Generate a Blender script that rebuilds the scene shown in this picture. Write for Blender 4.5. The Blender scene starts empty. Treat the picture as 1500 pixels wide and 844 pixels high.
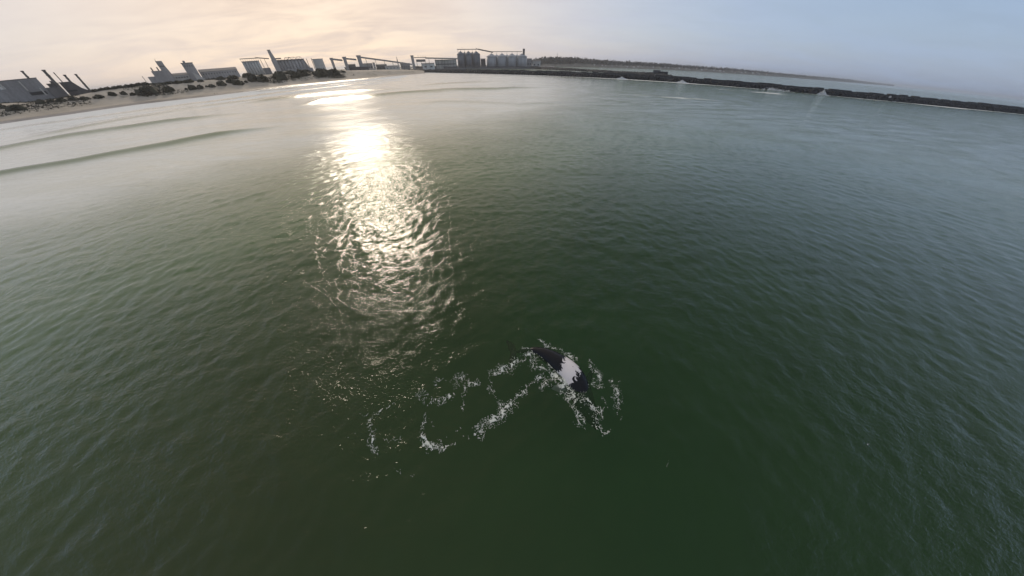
import bpy, bmesh, math, random
import numpy as np
from mathutils import Vector, Matrix
PI = math.pi
R = math.radians
random.seed(7)
rng = np.random.default_rng(11)
scene = bpy.context.scene
COL = scene.collection

# ------------------------------------------------------------------ camera
CAM_H = 20.0
PITCH = R(44.5)
K1, K2, K3, K4 = 0.133165913, -0.0049628012, 0.0000682121369, 0.000000167556
cd = bpy.data.cameras.new('camera')
cd.type = 'PANO'
cd.panorama_type = 'FISHEYE_LENS_POLYNOMIAL'
cd.fisheye_fov = PI
cd.sensor_width = 36.0
cd.sensor_fit = 'HORIZONTAL'
cd.fisheye_polynomial_k0 = 0.0
cd.fisheye_polynomial_k1 = -K1
cd.fisheye_polynomial_k2 = -K2
cd.fisheye_polynomial_k3 = -K3
cd.fisheye_polynomial_k4 = -K4
cd.clip_start = 0.1
cd.clip_end = 200000
cam = bpy.data.objects.new('camera', cd)
COL.objects.link(cam)
cam.location = (0, 0, CAM_H)
cam.rotation_euler = (PI / 2 - PITCH, 0, 0)
scene.camera = cam

# ------------------------------------------------------------------ sky, sun, exposure
SUN_AZ, SUN_EL = R(-30.5), R(24.0)
SUN_DIR = Vector((math.sin(SUN_AZ) * math.cos(SUN_EL), math.cos(SUN_AZ) * math.cos(SUN_EL), math.sin(SUN_EL)))
world = bpy.data.worlds.new('World')
scene.world = world
world.use_nodes = True
wt = world.node_tree
wt.nodes.clear()


class NT:
    """small helper that adds nodes to a tree and wires them"""
    def __init__(self, tree):
        self.t = tree

    def n(self, kind, props=None, **inp):
        nd = self.t.nodes.new(kind)
        for k, v in (props or {}).items():
            setattr(nd, k, v)
        for k, v in inp.items():
            key = int(k[1:]) if k[0] == 'i' and k[1:].isdigit() else k.replace('_', ' ')
            self.set(nd.inputs[key], v)
        return nd

    def set(self, sock, v):
        if hasattr(v, 'is_output') or isinstance(v, bpy.types.NodeSocket):
            self.t.links.new(v, sock)
        elif isinstance(v, bpy.types.Node):
            self.t.links.new(v.outputs[0], sock)
        else:
            sock.default_value = v

    def m(self, op, a, b=0.0, c=0.0, clamp=False):
        nd = self.t.nodes.new('ShaderNodeMath')
        nd.operation = op
        nd.use_clamp = clamp
        for i, v in enumerate((a, b, c)):
            self.set(nd.inputs[i], v)
        return nd.outputs[0]

    def vm(self, op, a, b=(0, 0, 0), s=None):
        nd = self.t.nodes.new('ShaderNodeVectorMath')
        nd.operation = op
        self.set(nd.inputs[0], a)
        self.set(nd.inputs[1], b)
        if s is not None:
            self.set(nd.inputs['Scale'], s)
        return nd.outputs['Value'] if op in ('DOT_PRODUCT', 'LENGTH', 'DISTANCE') else nd.outputs[0]

    def mix(self, f, a, b):
        nd = self.t.nodes.new('ShaderNodeMix')
        nd.data_type = 'RGBA'
        self.set(nd.inputs['Factor'], f)
        self.set(nd.inputs['A'], a)
        self.set(nd.inputs['B'], b)
        return nd.outputs['Result']

    def rng(self, v, a, b, c=0.0, d=1.0, smooth=True):
        nd = self.t.nodes.new('ShaderNodeMapRange')
        if smooth:
            nd.interpolation_type = 'SMOOTHSTEP'
        for i, q in enumerate((v, a, b, c, d)):
            self.set(nd.inputs[i], q)
        return nd.outputs[0]

    def noise(self, vec, scale, detail=3.0, rough=0.5, dist=0.0):
        nd = self.t.nodes.new('ShaderNodeTexNoise')
        self.set(nd.inputs['Vector'], vec)
        nd.inputs['Scale'].default_value = scale
        nd.inputs['Detail'].default_value = detail
        nd.inputs['Roughness'].default_value = rough
        nd.inputs['Distortion'].default_value = dist
        return nd.outputs['Fac']


W = NT(wt)
SKY_STRENGTH = 0.08
sky = W.n('ShaderNodeTexSky', dict(sky_type='NISHITA', sun_disc=False, sun_elevation=SUN_EL, sun_rotation=SUN_AZ,
                                  altitude=10.0, air_density=1.0, dust_density=1.6, ozone_density=1.0))
tc = W.n('ShaderNodeTexCoord')
dirv = W.vm('NORMALIZE', tc.outputs['Generated'])
sundot = W.vm('DOT_PRODUCT', dirv, tuple(SUN_DIR))
# thin veil of high cloud: brightest and warmest round the sun, cool and grey away from it
aure = W.m('POWER', W.m('MAXIMUM', sundot, 0.0), 3.0)
veil_col = W.mix(aure, (3.5, 4.6, 6.8, 1), (8.1, 6.3, 4.8, 1))
sep = W.n('ShaderNodeSeparateXYZ', None, i0=dirv)
proj = W.m('ADD', W.m('MAXIMUM', sep.outputs['Z'], 0.0), 0.12)
cv = W.n('ShaderNodeCombineXYZ', None, i0=W.m('DIVIDE', sep.outputs['X'], proj), i1=W.m('MULTIPLY', W.m('DIVIDE', sep.outputs['Y'], proj), 1.7))
cn = W.noise(cv.outputs[0], 0.75, 7.0, 0.55, 0.5)
streak = W.rng(cn, 0.36, 0.68)
high = W.rng(sep.outputs['Z'], 0.12, 0.55)
veil_col = W.mix(W.m('MULTIPLY', high, 0.65), veil_col, (4.9, 4.8, 4.9, 1))
veil_fac = W.m('ADD', W.m('MULTIPLY', streak, 0.10), W.m('ADD', 0.60, W.m('MULTIPLY', aure, 0.36)), clamp=True)
skyc = W.mix(veil_fac, sky.outputs[0], veil_col)
shade = W.rng(W.noise(cv.outputs[0], 1.3, 5.0, 0.5, 0.8), 0.35, 0.75, 1.0, 0.965)
skyc = W.vm('SCALE', skyc, s=shade)
bg = W.n('ShaderNodeBackground', None, Color=skyc, Strength=SKY_STRENGTH)
wo = W.n('ShaderNodeOutputWorld', None, Surface=bg)

sd = bpy.data.lights.new('sun', 'SUN')
sd.energy = 0.85
sd.angle = R(10.0)
sd.color = (1.0, 0.86, 0.68)
sun = bpy.data.objects.new('sun', sd)
COL.objects.link(sun)
sun.rotation_euler = SUN_DIR.to_track_quat('Z', 'Y').to_euler()

vs = scene.view_settings
vs.view_transform = 'Standard'
vs.look = 'None'
vs.exposure = 0.50
vs.gamma = 1.0
vs.use_curve_mapping = False
scene.cycles.use_denoising = True
scene.cycles.denoiser = 'OPENIMAGEDENOISE'
scene.cycles.denoising_input_passes = 'RGB_ALBEDO_NORMAL'
scene.cycles.max_bounces = 5
scene.cycles.transparent_max_bounces = 8
scene.cycles.sample_clamp_indirect = 4.0
scene.cycles.caustics_reflective = False
scene.cycles.caustics_refractive = False


# ------------------------------------------------------------------ where a pixel of the photograph (1500 wide) lies in the world
def ray(px, py):
    x, y = (px - 750.0) * 36 / 1500, (422.0 - py) * 36 / 1500
    r = math.hypot(x, y)
    th = K1 * r + K2 * r * r + K3 * r ** 3 + K4 * r ** 4
    s = math.sin(th) / max(r, 1e-9)
    cx, cy, cz = x * s, y * s, math.cos(th)
    return Vector((cx, cz * math.cos(PITCH) + cy * math.sin(PITCH), -cz * math.sin(PITCH) + cy * math.cos(PITCH)))


def azel(px, py):
    d = ray(px, py)
    return math.atan2(d.x, d.y), math.asin(d.z)


def gnd(px, py, z=0.0):
    d = ray(px, py)
    t = (z - CAM_H) / d.z
    return Vector((d.x * t, d.y * t, z))


def at(px, py, dist):
    """the point seen at a pixel, at a horizontal distance"""
    d = ray(px, py)
    h = math.hypot(d.x, d.y)
    return Vector((d.x / h * dist, d.y / h * dist, CAM_H + dist * d.z / h))


# ------------------------------------------------------------------ numpy noise
_P = rng.permutation(4096)


def vnoise(x, y, seed=0):
    xi, yi = np.floor(x).astype(np.int64), np.floor(y).astype(np.int64)
    fx, fy = x - xi, y - yi
    fx, fy = fx * fx * (3 - 2 * fx), fy * fy * (3 - 2 * fy)
    h = lambda a, b: _P[(_P[(a + seed * 131) & 4095] + b) & 4095] / 4095.0
    return (h(xi, yi) * (1 - fx) + h(xi + 1, yi) * fx) * (1 - fy) + (h(xi, yi + 1) * (1 - fx) + h(xi + 1, yi + 1) * fx) * fy


def fbm(x, y, seed=0, octv=4, gain=0.5):
    s, a, t = 0.0, 1.0, 0.0
    for o in range(octv):
        s = s + a * vnoise(x * 2 ** o + 17.3 * o, y * 2 ** o - 9.1 * o, seed + o)
        t += a
        a *= gain
    return s / t


# ------------------------------------------------------------------ mesh helpers
def tag(o, label=None, cat=None, group=None, kind=None):
    if label: o['label'] = label
    if cat: o['category'] = cat
    if group: o['group'] = group
    if kind: o['kind'] = kind
    return o


def link(name, mesh, mat=None, parent=None):
    o = bpy.data.objects.new(name, mesh)
    COL.objects.link(o)
    if mat is not None and len(mesh.materials) == 0:
        mesh.materials.append(mat)
    if parent is not None:
        o.parent = parent
    return o


def empty(name, loc, rz=0.0):
    o = bpy.data.objects.new(name, None)
    COL.objects.link(o)
    o.location = loc
    o.rotation_euler = (0, 0, rz)
    return o


def np_mesh(name, verts, quads, smooth=True):
    me = bpy.data.meshes.new(name)
    verts = np.asarray(verts, np.float32)
    quads = np.asarray(quads, np.int32)
    k = quads.shape[1]
    me.vertices.add(len(verts))
    me.vertices.foreach_set('co', verts.ravel())
    me.loops.add(quads.size)
    me.loops.foreach_set('vertex_index', quads.ravel())
    me.polygons.add(len(quads))
    me.polygons.foreach_set('loop_start', np.arange(0, quads.size, k, dtype=np.int32))
    me.polygons.foreach_set('loop_total', np.full(len(quads), k, np.int32))
    me.update(calc_edges=True)
    me.validate()
    me.shade_smooth() if smooth else me.shade_flat()
    return me


def grid_quads(nr, nc, wrap=False):
    i, j = np.meshgrid(np.arange(nr - 1), np.arange(nc if wrap else nc - 1), indexing='ij')
    j2 = (j + 1) % nc
    return np.stack([i * nc + j, i * nc + j2, (i + 1) * nc + j2, (i + 1) * nc + j], -1).reshape(-1, 4)


class MB:
    """collects solid shapes into one mesh"""
    def __init__(self):
        self.v, self.f = [], []

    def add(self, vs, fs):
        b = len(self.v)
        self.v += [tuple(p) for p in vs]
        self.f += [tuple(b + i for i in f) for f in fs]
        return self

    def box(self, x0, x1, y0, y1, z0, z1):
        return self.add([(x0, y0, z0), (x1, y0, z0), (x1, y1, z0), (x0, y1, z0), (x0, y0, z1), (x1, y0, z1), (x1, y1, z1), (x0, y1, z1)],
                        [(0, 3, 2, 1), (4, 5, 6, 7), (0, 1, 5, 4), (1, 2, 6, 5), (2, 3, 7, 6), (3, 0, 4, 7)])

    def prism(self, poly, y0, y1):
        """a polygon in x,z (counter-clockwise seen from -y) pushed from y0 to y1"""
        n = len(poly)
        return self.add([(x, y0, z) for x, z in poly] + [(x, y1, z) for x, z in poly],
                        [tuple(range(n)), tuple(range(2 * n - 1, n - 1, -1))] + [(i, n + i, n + (i + 1) % n, (i + 1) % n) for i in range(n)])

    def bar(self, a, b, w, h=None):
        a, b = Vector(a), Vector(b)
        h = h or w
        d = (b - a).normalized()
        s = d.cross(Vector((0, 0, 1)))
        s = Vector((1, 0, 0)) if s.length < 1e-4 else s.normalized()
        u = s.cross(d).normalized()
        vs = [p + s * (i * w / 2) + u * (j * h / 2) for p in (a, b) for i, j in ((-1, -1), (1, -1), (1, 1), (-1, 1))]
        return self.add(vs, [(0, 1, 2, 3), (7, 6, 5, 4), (0, 4, 5, 1), (1, 5, 6, 2), (2, 6, 7, 3), (3, 7, 4, 0)])

    def lathe(self, prof, x=0.0, y=0.0, n=20):
        """profile of (radius, z) from bottom to top, turned about a vertical axis"""
        vs, fs = [], []
        for r, z in prof:
            vs += [(x + r * math.cos(2 * PI * k / n), y + r * math.sin(2 * PI * k / n), z) for k in range(n)]
        for i in range(len(prof) - 1):
            for k in range(n):
                fs.append((i * n + k, i * n + (k + 1) % n, (i + 1) * n + (k + 1) % n, (i + 1) * n + k))
        fs.append(tuple(range(n - 1, -1, -1)))
        fs.append(tuple((len(prof) - 1) * n + k for k in range(n)))
        return self.add(vs, fs)

    def build(self, name, mat, parent=None, smooth=False):
        me = bpy.data.meshes.new(name)
        me.from_pydata(self.v, [], self.f)
        me.update()
        if smooth:
            me.shade_smooth()
        return link(name, me, mat, parent)


# ------------------------------------------------------------------ materials
MATS = {}


def plain(name, col, rough=0.8, vary=0.25, scale=0.3, streak=False, metal=0.0, bump=0.0):
    """paint, concrete, sheet metal: base colour with weathering"""
    m = bpy.data.materials.new(name)
    m.use_nodes = True
    t = m.node_tree
    t.nodes.clear()
    N = NT(t)
    tc = N.n('ShaderNodeTexCoord')
    vec = tc.outputs['Object']
    if streak:
        mp = N.n('ShaderNodeMapping', None, Vector=vec)
        mp.inputs['Scale'].default_value = (1, 1, 0.12)
        vec = mp.outputs[0]
    nz = N.noise(vec, scale, 5.0, 0.6)
    nz2 = N.noise(tc.outputs['Object'], scale * 5, 3.0, 0.5)
    f = N.m('ADD', N.m('MULTIPLY', nz, 0.7), N.m('MULTIPLY', nz2, 0.3))
    f = N.rng(f, 0.3, 0.7)
    c = Vector(col)
    dark = tuple(c * (1 - vary)) + (1,)
    light = tuple(c * (1 + vary * 0.6)) + (1,)
    b = N.n('ShaderNodeBsdfPrincipled', None, Base_Color=N.mix(f, dark, light), Roughness=rough, Metallic=metal)
    if bump:
        bn = N.n('ShaderNodeBump', None, Strength=1.0, Distance=bump, Height=nz2)
        N.set(b.inputs['Normal'], bn)
    N.n('ShaderNodeOutputMaterial', None, Surface=b)
    MATS[name] = m
    return m


M_GREY = plain('grey_sheet', (0.26, 0.255, 0.255), 0.75, 0.3, 0.08, True)
M_DGREY = plain('dark_sheet', (0.11, 0.105, 0.105), 0.75, 0.3, 0.08, True)
M_PALE = plain('pale_concrete', (0.48, 0.465, 0.43), 0.85, 0.25, 0.06, True)
M_CONC = plain('grey_concrete', (0.33, 0.315, 0.305), 0.85, 0.3, 0.06, True)
M_WHITE = plain('white_sheet', (0.62, 0.62, 0.60), 0.6, 0.2, 0.05, True)
M_STEEL = plain('dark_steel', (0.09, 0.085, 0.08), 0.6, 0.3, 0.3)
M_SILO = plain('galvanised_silo', (0.40, 0.40, 0.40), 0.5, 0.2, 0.1, True)
M_DSILO = plain('old_silo', (0.15, 0.155, 0.17), 0.6, 0.25, 0.1, True)
M_ROOF = plain('roof_sheet', (0.16, 0.15, 0.145), 0.8, 0.3, 0.1)
M_HULL = plain('hull_paint', (0.05, 0.045, 0.06), 0.5, 0.3, 0.1, True)
M_GLASSD = plain('dark_opening', (0.03, 0.03, 0.035), 0.3, 0.3, 0.3)
M_ROCK = plain('wet_rock', (0.038, 0.036, 0.034), 0.8, 0.5, 0.35, bump=0.3)
M_WALL = plain('mole_concrete', (0.06, 0.058, 0.055), 0.85, 0.4, 0.2, True)
M_BRICK = plain('red_tile', (0.24, 0.12, 0.09), 0.85, 0.3, 0.3)
M_STEM = plain('shrub_wood', (0.06, 0.045, 0.03), 0.9, 0.3, 1.0)


def leaf_mat(name, col):
    m = bpy.data.materials.new(name)
    m.use_nodes = True
    t = m.node_tree
    t.nodes.clear()
    N = NT(t)
    g = N.n('ShaderNodeNewGeometry')
    f = g.outputs['Random Per Island']
    c = Vector(col)
    cc = N.mix(f, tuple(c * 0.6) + (1,), tuple(c * 1.35) + (1,))
    b = N.n('ShaderNodeBsdfPrincipled', None, Base_Color=cc, Roughness=0.8)
    N.n('ShaderNodeOutputMaterial', None, Surface=b)
    return m


M_LEAF = leaf_mat('shrub_leaf', (0.045, 0.042, 0.022))
M_LEAF2 = leaf_mat('far_leaf', (0.030, 0.032, 0.022))

# ------------------------------------------------------------------ shoreline curves, as bearing -> distance
def curve(pts, z=0.0):
    q = sorted((azel(*p)[0], (gnd(*p, z).xy.length)) for p in pts)
    return np.array([a for a, _ in q]), np.array([r for _, r in q])


# water's edge on the beach (left), last point where it meets the mole
SH_A, SH_R = curve([(0, 182), (100, 168), (200, 153.5), (300, 142), (400, 130), (480, 122), (540, 116), (590, 110.5), (625, 107.5)])
SH_A = np.concatenate([[R(-150), R(-110), R(-80)], SH_A])
SH_R = np.concatenate([[1500, 900, 690], SH_R])
# edge between the choppy sea and the smooth water over the sand bar
TR_A, TR_R = curve([(0, 335), (150, 300), (300, 262), (450, 232), (560, 205), (650, 192), (760, 182), (860, 172), (930, 158)])
TR_A = np.concatenate([TR_A, TR_A[-1] + np.radians([7, 14, 26])])
TR_R = np.concatenate([TR_R, [190, 230, 300]])


def shore_r(a):
    return np.interp(a, SH_A, SH_R)


# ------------------------------------------------------------------ sea
WAVES = []
for k in range(90):
    swell = k < 8
    lam = rng.uniform(7, 16) if swell else 0.75 * (4.6 / 0.75) ** rng.random()
    main = R(118) + rng.normal(0, R(20 if swell else 55))
    slope = 0.010 if swell else 0.0150
    WAVES.append((lam, math.cos(main), math.sin(main), rng.random() * 2 * PI, slope * lam / (2 * PI) * (0.6 + 0.8 * rng.random())))
CRESTS = []                 # breaking swell rolling in to the beach: bearing, distance, height, half width
for pts, hgt, wid in (([(0, 257), (60, 247), (120, 237), (250, 213), (370, 191), (425, 184)], 1.9, 5.0),
                      ([(0, 220), (100, 201), (200, 185.5), (300, 172), (380, 163.5)], 1.8, 6.5),
                      ([(340, 154), (434, 143), (487, 136.5), (560, 131.5), (610, 129)], 1.7, 11),
                      ([(424, 156), (487, 147), (560, 140), (603, 136), (662, 132.5), (728, 131), (824, 127.5)], 1.8, 11),
                      ([(600, 126), (650, 123), (766, 118.5)], 1.3, 13),
                      ([(0, 191), (160, 169), (330, 146.5), (480, 128), (600, 117)], 1.1, 10),
                      ([(100, 184.5), (250, 162.5), (400, 143.5), (520, 130)], 1.0, 9),
                      ([(340, 138), (440, 128.5), (540, 119.5), (640, 112.5)], 1.0, 14),
                      ([(90, 194), (200, 172), (330, 152)], 1.2, 9),
                      ([(600, 150), (680, 148), (760, 152), (850, 148)], 0.6, 8)):
    a, r = curve(pts)
    CRESTS.append((a, r, hgt, wid))


def wave_z(x, y, cell):
    z = np.zeros_like(x)
    for lam, cx, cy, ph, amp in WAVES:
        fade = np.clip((lam / np.maximum(cell, 1e-6) - 2.5) / 3.0, 0, 1)
        s = np.sin((x * cx + y * cy) * 2 * PI / lam + ph + 0.6 * np.sin((x * cy - y * cx) * 2 * PI / (lam * 3.7) + ph * 3))
        z += amp * fade * (s + 0.25 * (s * s - 0.5))
    return z


def slick_mask(a, r):
    """1 in the surf bay, fading to the right; 0 beyond the breakwater"""
    f = np.clip((R(26) - a) / R(36), 0, 1)
    ma = np.array([math.atan2(p.x, p.y) for p in MOLE])
    mr = np.array([p.length for p in MOLE])
    inside = np.clip((np.interp(a, ma, mr, left=1e5, right=mr[-1]) - r) / 30, 0, 1)
    return f * f * (3 - 2 * f) * inside


def chop_at(a, r):
    tr = np.interp(a, TR_A, TR_R, left=TR_R[0], right=300)
    t = np.clip((r / tr - 0.85) / 0.75, 0, 1)
    t = t * t * (3 - 2 * t) * slick_mask(a, r)
    c = 1 - 0.93 * t
    # calmer in the lee of the breakwater, to the right
    lee = np.clip((np.sin(a) * np.minimum(r, 120) - 6) / 60, 0, 1) * np.clip((150 - r) / 100, 0, 1)
    return c * (1 - 0.40 * lee) * (1 + 0.7 * np.clip((r - 120) / 300, 0, 1) * (c > 0.9))


def build_sea():
    rr = [0.0, 0.15]
    while rr[-1] < 2600:
        r = rr[-1]
        rr.append(r + max(0.2, r * r / CAM_H * 0.0007))
    rr += [3000, 4000, 6000, 10000, 20000, 40000]
    rr = np.array(rr)
    front = np.radians(np.linspace(-104, 104, 800))
    back = np.radians(np.linspace(104, 256, 80))[1:-1]
    aa = np.concatenate([front, back])
    A, RR = np.meshgrid(aa, rr)
    X, Y = np.sin(A) * RR, np.cos(A) * RR
    dr = np.gradient(rr)[:, None] * np.ones_like(A)
    cell = np.maximum(dr, RR * 0.0046)
    AW = np.where(A > PI, A - 2 * PI, A)
    chop = chop_at(AW, RR)
    Z = wave_z(X, Y, cell) * (0.1 + 0.9 * chop)
    Z *= np.clip((700 - RR) / 300, 0, 1)
    foam = np.zeros_like(Z)
    face = np.zeros_like(Z)                     # the steep sea side of each breaker: clear, dark water
    rough_edge = fbm(X * 0.02, Y * 0.02, 5, 4)
    for ca, cr, hgt, wid in CRESTS:
        e0 = np.clip((AW - ca[0]) / 0.08 + (1 if ca[0] < R(-60) else 0), 0, 1) * np.clip((ca[-1] - AW) / 0.16, 0, 1)
        c = np.interp(AW, ca, cr) + (fbm(X * 0.03, Y * 0.03, 3, 3) - 0.5) * wid * 1.6
        d = RR - c
        prof = np.where(d < 0, np.exp(-(d / wid) ** 2), np.exp(-(d / (wid * 0.55)) ** 2))
        hv = hgt * e0 * (0.7 + 0.6 * fbm(X * 0.012, Y * 0.012, 21, 3))
        Z += prof * hv
        face = np.maximum(face, np.exp(-((d + 0.45 * wid) / (0.75 * wid)) ** 2) * e0 * np.clip(hgt / 1.2, 0, 1))
        foam = np.maximum(foam, np.clip(1 - np.abs(d - wid * 1.6) / (wid * 1.2), 0, 1) * e0 * np.clip((RR - 230) / 160, 0, 1) * 1.1)
    # surf wash along the beach
    sh = shore_r(AW)
    off = (sh - RR) + 1e3 * np.clip((AW - R(-20)) / R(8), 0, 1)
    wash = np.clip(1.22 - off / (190 + 360 * rough_edge), 0, 1) * (off > -40)
    foam = np.maximum(foam, wash * 0.9 * (AW < R(-12)))
    # white water along the mole
    P = np.array([(p.x, p.y) for p in MOLE])
    dm = np.full_like(X, 1e9)
    sel = (RR > 350) & (RR < 1700) & (np.abs(AW) < R(80))
    xs, ys = X[sel], Y[sel]
    best = np.full_like(xs, 1e9)
    for (x0, y0), (x1, y1) in zip(P[:-1], P[1:]):
        ux, uy = x1 - x0, y1 - y0
        t = np.clip(((xs - x0) * ux + (ys - y0) * uy) / (ux * ux + uy * uy), 0, 1)
        best = np.minimum(best, np.hypot(xs - x0 - t * ux, ys - y0 - t * uy))
    dm[sel] = best
    along = fbm(X * 0.011, Y * 0.011, 31, 3)
    foam = np.maximum(foam, np.clip(1.15 - np.maximum(dm - 13, 0) / (9 + 75 * np.clip(along - 0.30, 0, 1)), 0, 1) * 1.0)
    # streaks of old foam drifting before the mole
    for p0, p1, w, k in (((935, 139), (1010, 145), 9, .8), ((1000, 143.5), (1068, 150), 8, .9), ((985, 147), (1035, 153), 5, .6), ((905, 131), (960, 134), 9, .6), ((835, 126), (890, 129), 7, .55),
                         ((1070, 132), (1160, 139), 14, 1.1), ((440, 152), (620, 133), 12, .5), ((600, 118), (780, 112), 25, .9), ((500, 132), (700, 121), 22, .8)):
        a0, a1 = gnd(*p0), gnd(*p1)
        ux, uy = a1.x - a0.x, a1.y - a0.y
        t = np.clip(((X - a0.x) * ux + (Y - a0.y) * uy) / (ux * ux + uy * uy), 0, 1)
        d = np.hypot(X - a0.x - t * ux, Y - a0.y - t * uy)
        foam = np.maximum(foam, np.exp(-(d / (w * 2.2)) ** 2) * k * 0.5 * (0.45 + 0.9 * fbm(X * 0.05, Y * 0.05, 33, 3)))
    tr = np.interp(AW, TR_A, TR_R, left=TR_R[0], right=300)
    silt = np.clip((RR / tr - 0.42) / 1.15, 0, 1) ** 1.15 * slick_mask(AW, RR) + 0.26 * np.clip((RR / tr - 0.08) / 0.5, 0, 1)
    silt = np.clip(silt, 0, 1)
    silt = np.maximum(silt, 0.17 * np.clip((Y - 8) / 75, 0, 1))
    silt = silt * (1 - 0.45 * face)
    foam = foam * (1 - 0.9 * face)
    brown = np.clip((-X + 5 + 0.25 * (12 - Y)) / 26, 0, 1) * np.clip(1.4 - RR / 55, 0, 1)
    me = np_mesh('sea', np.stack([X, Y, Z], -1).reshape(-1, 3), grid_quads(len(rr), len(aa), True))
    for nm, arr in (('foam', foam), ('chop', chop), ('silt', silt), ('brown', brown)):
        at_ = me.attributes.new(nm, 'FLOAT', 'POINT')
        at_.data.foreach_set('value', arr.ravel().astype(np.float32))
    return me


def water_mat():
    m = bpy.data.materials.new('sea_water')
    m.use_nodes = True
    t = m.node_tree
    t.nodes.clear()
    N = NT(t)
    g = N.n('ShaderNodeNewGeometry')
    pos = g.outputs['Position']
    att = lambda n: N.n('ShaderNodeAttribute', dict(attribute_name=n)).outputs['Fac']
    chop, silt, foam = att('chop'), att('silt'), att('foam')
    # wind ripples: heights in metres
    mp = N.n('ShaderNodeMapping', None, Vector=pos)
    mp.inputs['Rotation'].default_value = (0, 0, R(25))
    mp.inputs['Scale'].default_value = (0.75, 1.25, 1)
    v = mp.outputs[0]
    h1 = N.m('MULTIPLY', N.noise(v, 1.1, 2.0, 0.5, 0.4), 0.085)
    h2 = N.m('ADD', N.m('MULTIPLY', N.noise(v, 3.6, 2.0, 0.5, 0.5), 0.068), N.m('MULTIPLY', N.noise(v, 9.0, 2.0, 0.5, 0.3), 0.015))
    gust = N.rng(N.noise(pos, 0.05, 3.0, 0.55), 0.3, 0.7, 0.55, 1.25)
    hh = N.m('MULTIPLY', N.m('ADD', h1, h2), N.m('MULTIPLY', gust, N.m('ADD', 0.30, N.m('MULTIPLY', chop, 0.7))))
    bump = N.n('ShaderNodeBump', None, Strength=1.0, Distance=1.0, Filter_Width=0.002, Height=hh)
    # colour of the water body
    big = N.noise(pos, 0.035, 4.0, 0.55, 0.5)
    green = N.mix(N.rng(big, 0.3, 0.7), (0.018, 0.054, 0.006, 1), (0.026, 0.068, 0.011, 1))
    green = N.mix(N.m('MULTIPLY', att('brown'), 0.8), green, (0.066, 0.064, 0.018, 1))
    sandy = (0.60, 0.58, 0.41, 1)
    bodyc = N.mix(N.rng(silt, 0.0, 0.3), green, (0.155, 0.225, 0.085, 1))
    bodyc = N.mix(N.rng(silt, 0.25, 1.0), bodyc, sandy)
    up = N.n('ShaderNodeCombineXYZ', None, i0=0.0, i1=0.0, i2=1.0)
    dif = N.n('ShaderNodeBsdfDiffuse', None, Color=bodyc, Normal=up.outputs[0])
    tra = N.n('ShaderNodeBsdfTransparent', None, Color=(0.9, 0.95, 0.9, 1))
    body = N.n('ShaderNodeMixShader', None, Fac=N.m('MULTIPLY', N.m('SUBTRACT', 1.0, silt), 0.58), i1=dif.outputs[0], i2=tra.outputs[0])
    glo = N.n('ShaderNodeBsdfGlossy', dict(distribution='BECKMANN'), Color=(1, 1, 1, 1), Roughness=N.m('SUBTRACT', 0.25, N.m('MULTIPLY', N.m('MINIMUM', chop, 1.0), 0.14)), Normal=bump.outputs[0])
    fr = N.n('ShaderNodeFresnel', None, IOR=1.333, Normal=bump.outputs[0])
    wat = N.n('ShaderNodeMixShader', None, Fac=fr.outputs[0], i1=body.outputs[0], i2=glo.outputs[0])
    # foam: lacy, stretched along the shore
    fm = N.n('ShaderNodeMapping', None, Vector=pos)
    fm.inputs['Rotation'].default_value = (0, 0, R(-64))
    fm.inputs['Scale'].default_value = (0.35, 1.3, 0)
    n1 = N.noise(fm.outputs[0], 0.045, 6.0, 0.62, 1.0)
    n2 = N.noise(fm.outputs[0], 0.35, 4.0, 0.6, 0.8)
    nn = N.m('ADD', N.m('MULTIPLY', n1, 0.65), N.m('MULTIPLY', n2, 0.35))
    ff = N.m('MAXIMUM', N.rng(N.m('SUBTRACT', N.m('ADD', foam, nn), 1.0), -0.12, 0.16), N.m('MULTIPLY', N.rng(silt, 0.55, 1.0), N.rng(nn, 0.35, 0.65, 0.12, 0.62)))
    fd = N.n('ShaderNodeBsdfDiffuse', None, Color=(0.90, 0.88, 0.80, 1))
    sh = N.n('ShaderNodeMixShader', None, Fac=N.m('MULTIPLY', ff, 0.9), i1=wat.outputs[0], i2=fd.outputs[0])
    N.n('ShaderNodeOutputMaterial', None, Surface=sh)
    return m


def mole_pt(px, py, d=None):
    a, _ = azel(px, py)
    return Vector((math.sin(a) * d, math.cos(a) * d, 0))


# long outer breakwater, seen end to end
MOLE = [mole_pt(590, 104, 1270), mole_pt(640, 106, 1000), mole_pt(690, 107, 850), mole_pt(750, 109, 742), mole_pt(820, 111.5, 672), mole_pt(900, 115, 636), mole_pt(985, 120, 628), mole_pt(1060, 126, 640),
        mole_pt(1140, 133, 668), mole_pt(1200, 138, 705), mole_pt(1260, 144, 755), mole_pt(1320, 150, 815), mole_pt(1380, 157, 880), mole_pt(1440, 162, 960), mole_pt(1500, 167, 1060), mole_pt(1600, 175, 1330)]
M_WATER = water_mat()
sea_me = build_sea()
sea = tag(link('sea', sea_me, M_WATER), 'green choppy sea with sun glitter and pale surf near the beach', kind='structure')


def murk_sheet():  # added green sheet: its colour stands in for light scattered up by murky water
    s = 4000
    me = np_mesh('murk_sheet', [(-s, -s, -5), (s, -s, -5), (s, s, -5), (-s, s, -5)], [(0, 1, 2, 3)])
    o = link('murk_sheet', me, plain('murk_green', (0.050, 0.125, 0.034), 0.95, 0.2, 0.05))
    tag(o, 'green sheet added under the sea, standing in for light scattered by murky water', kind='structure')


murk_sheet()


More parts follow.
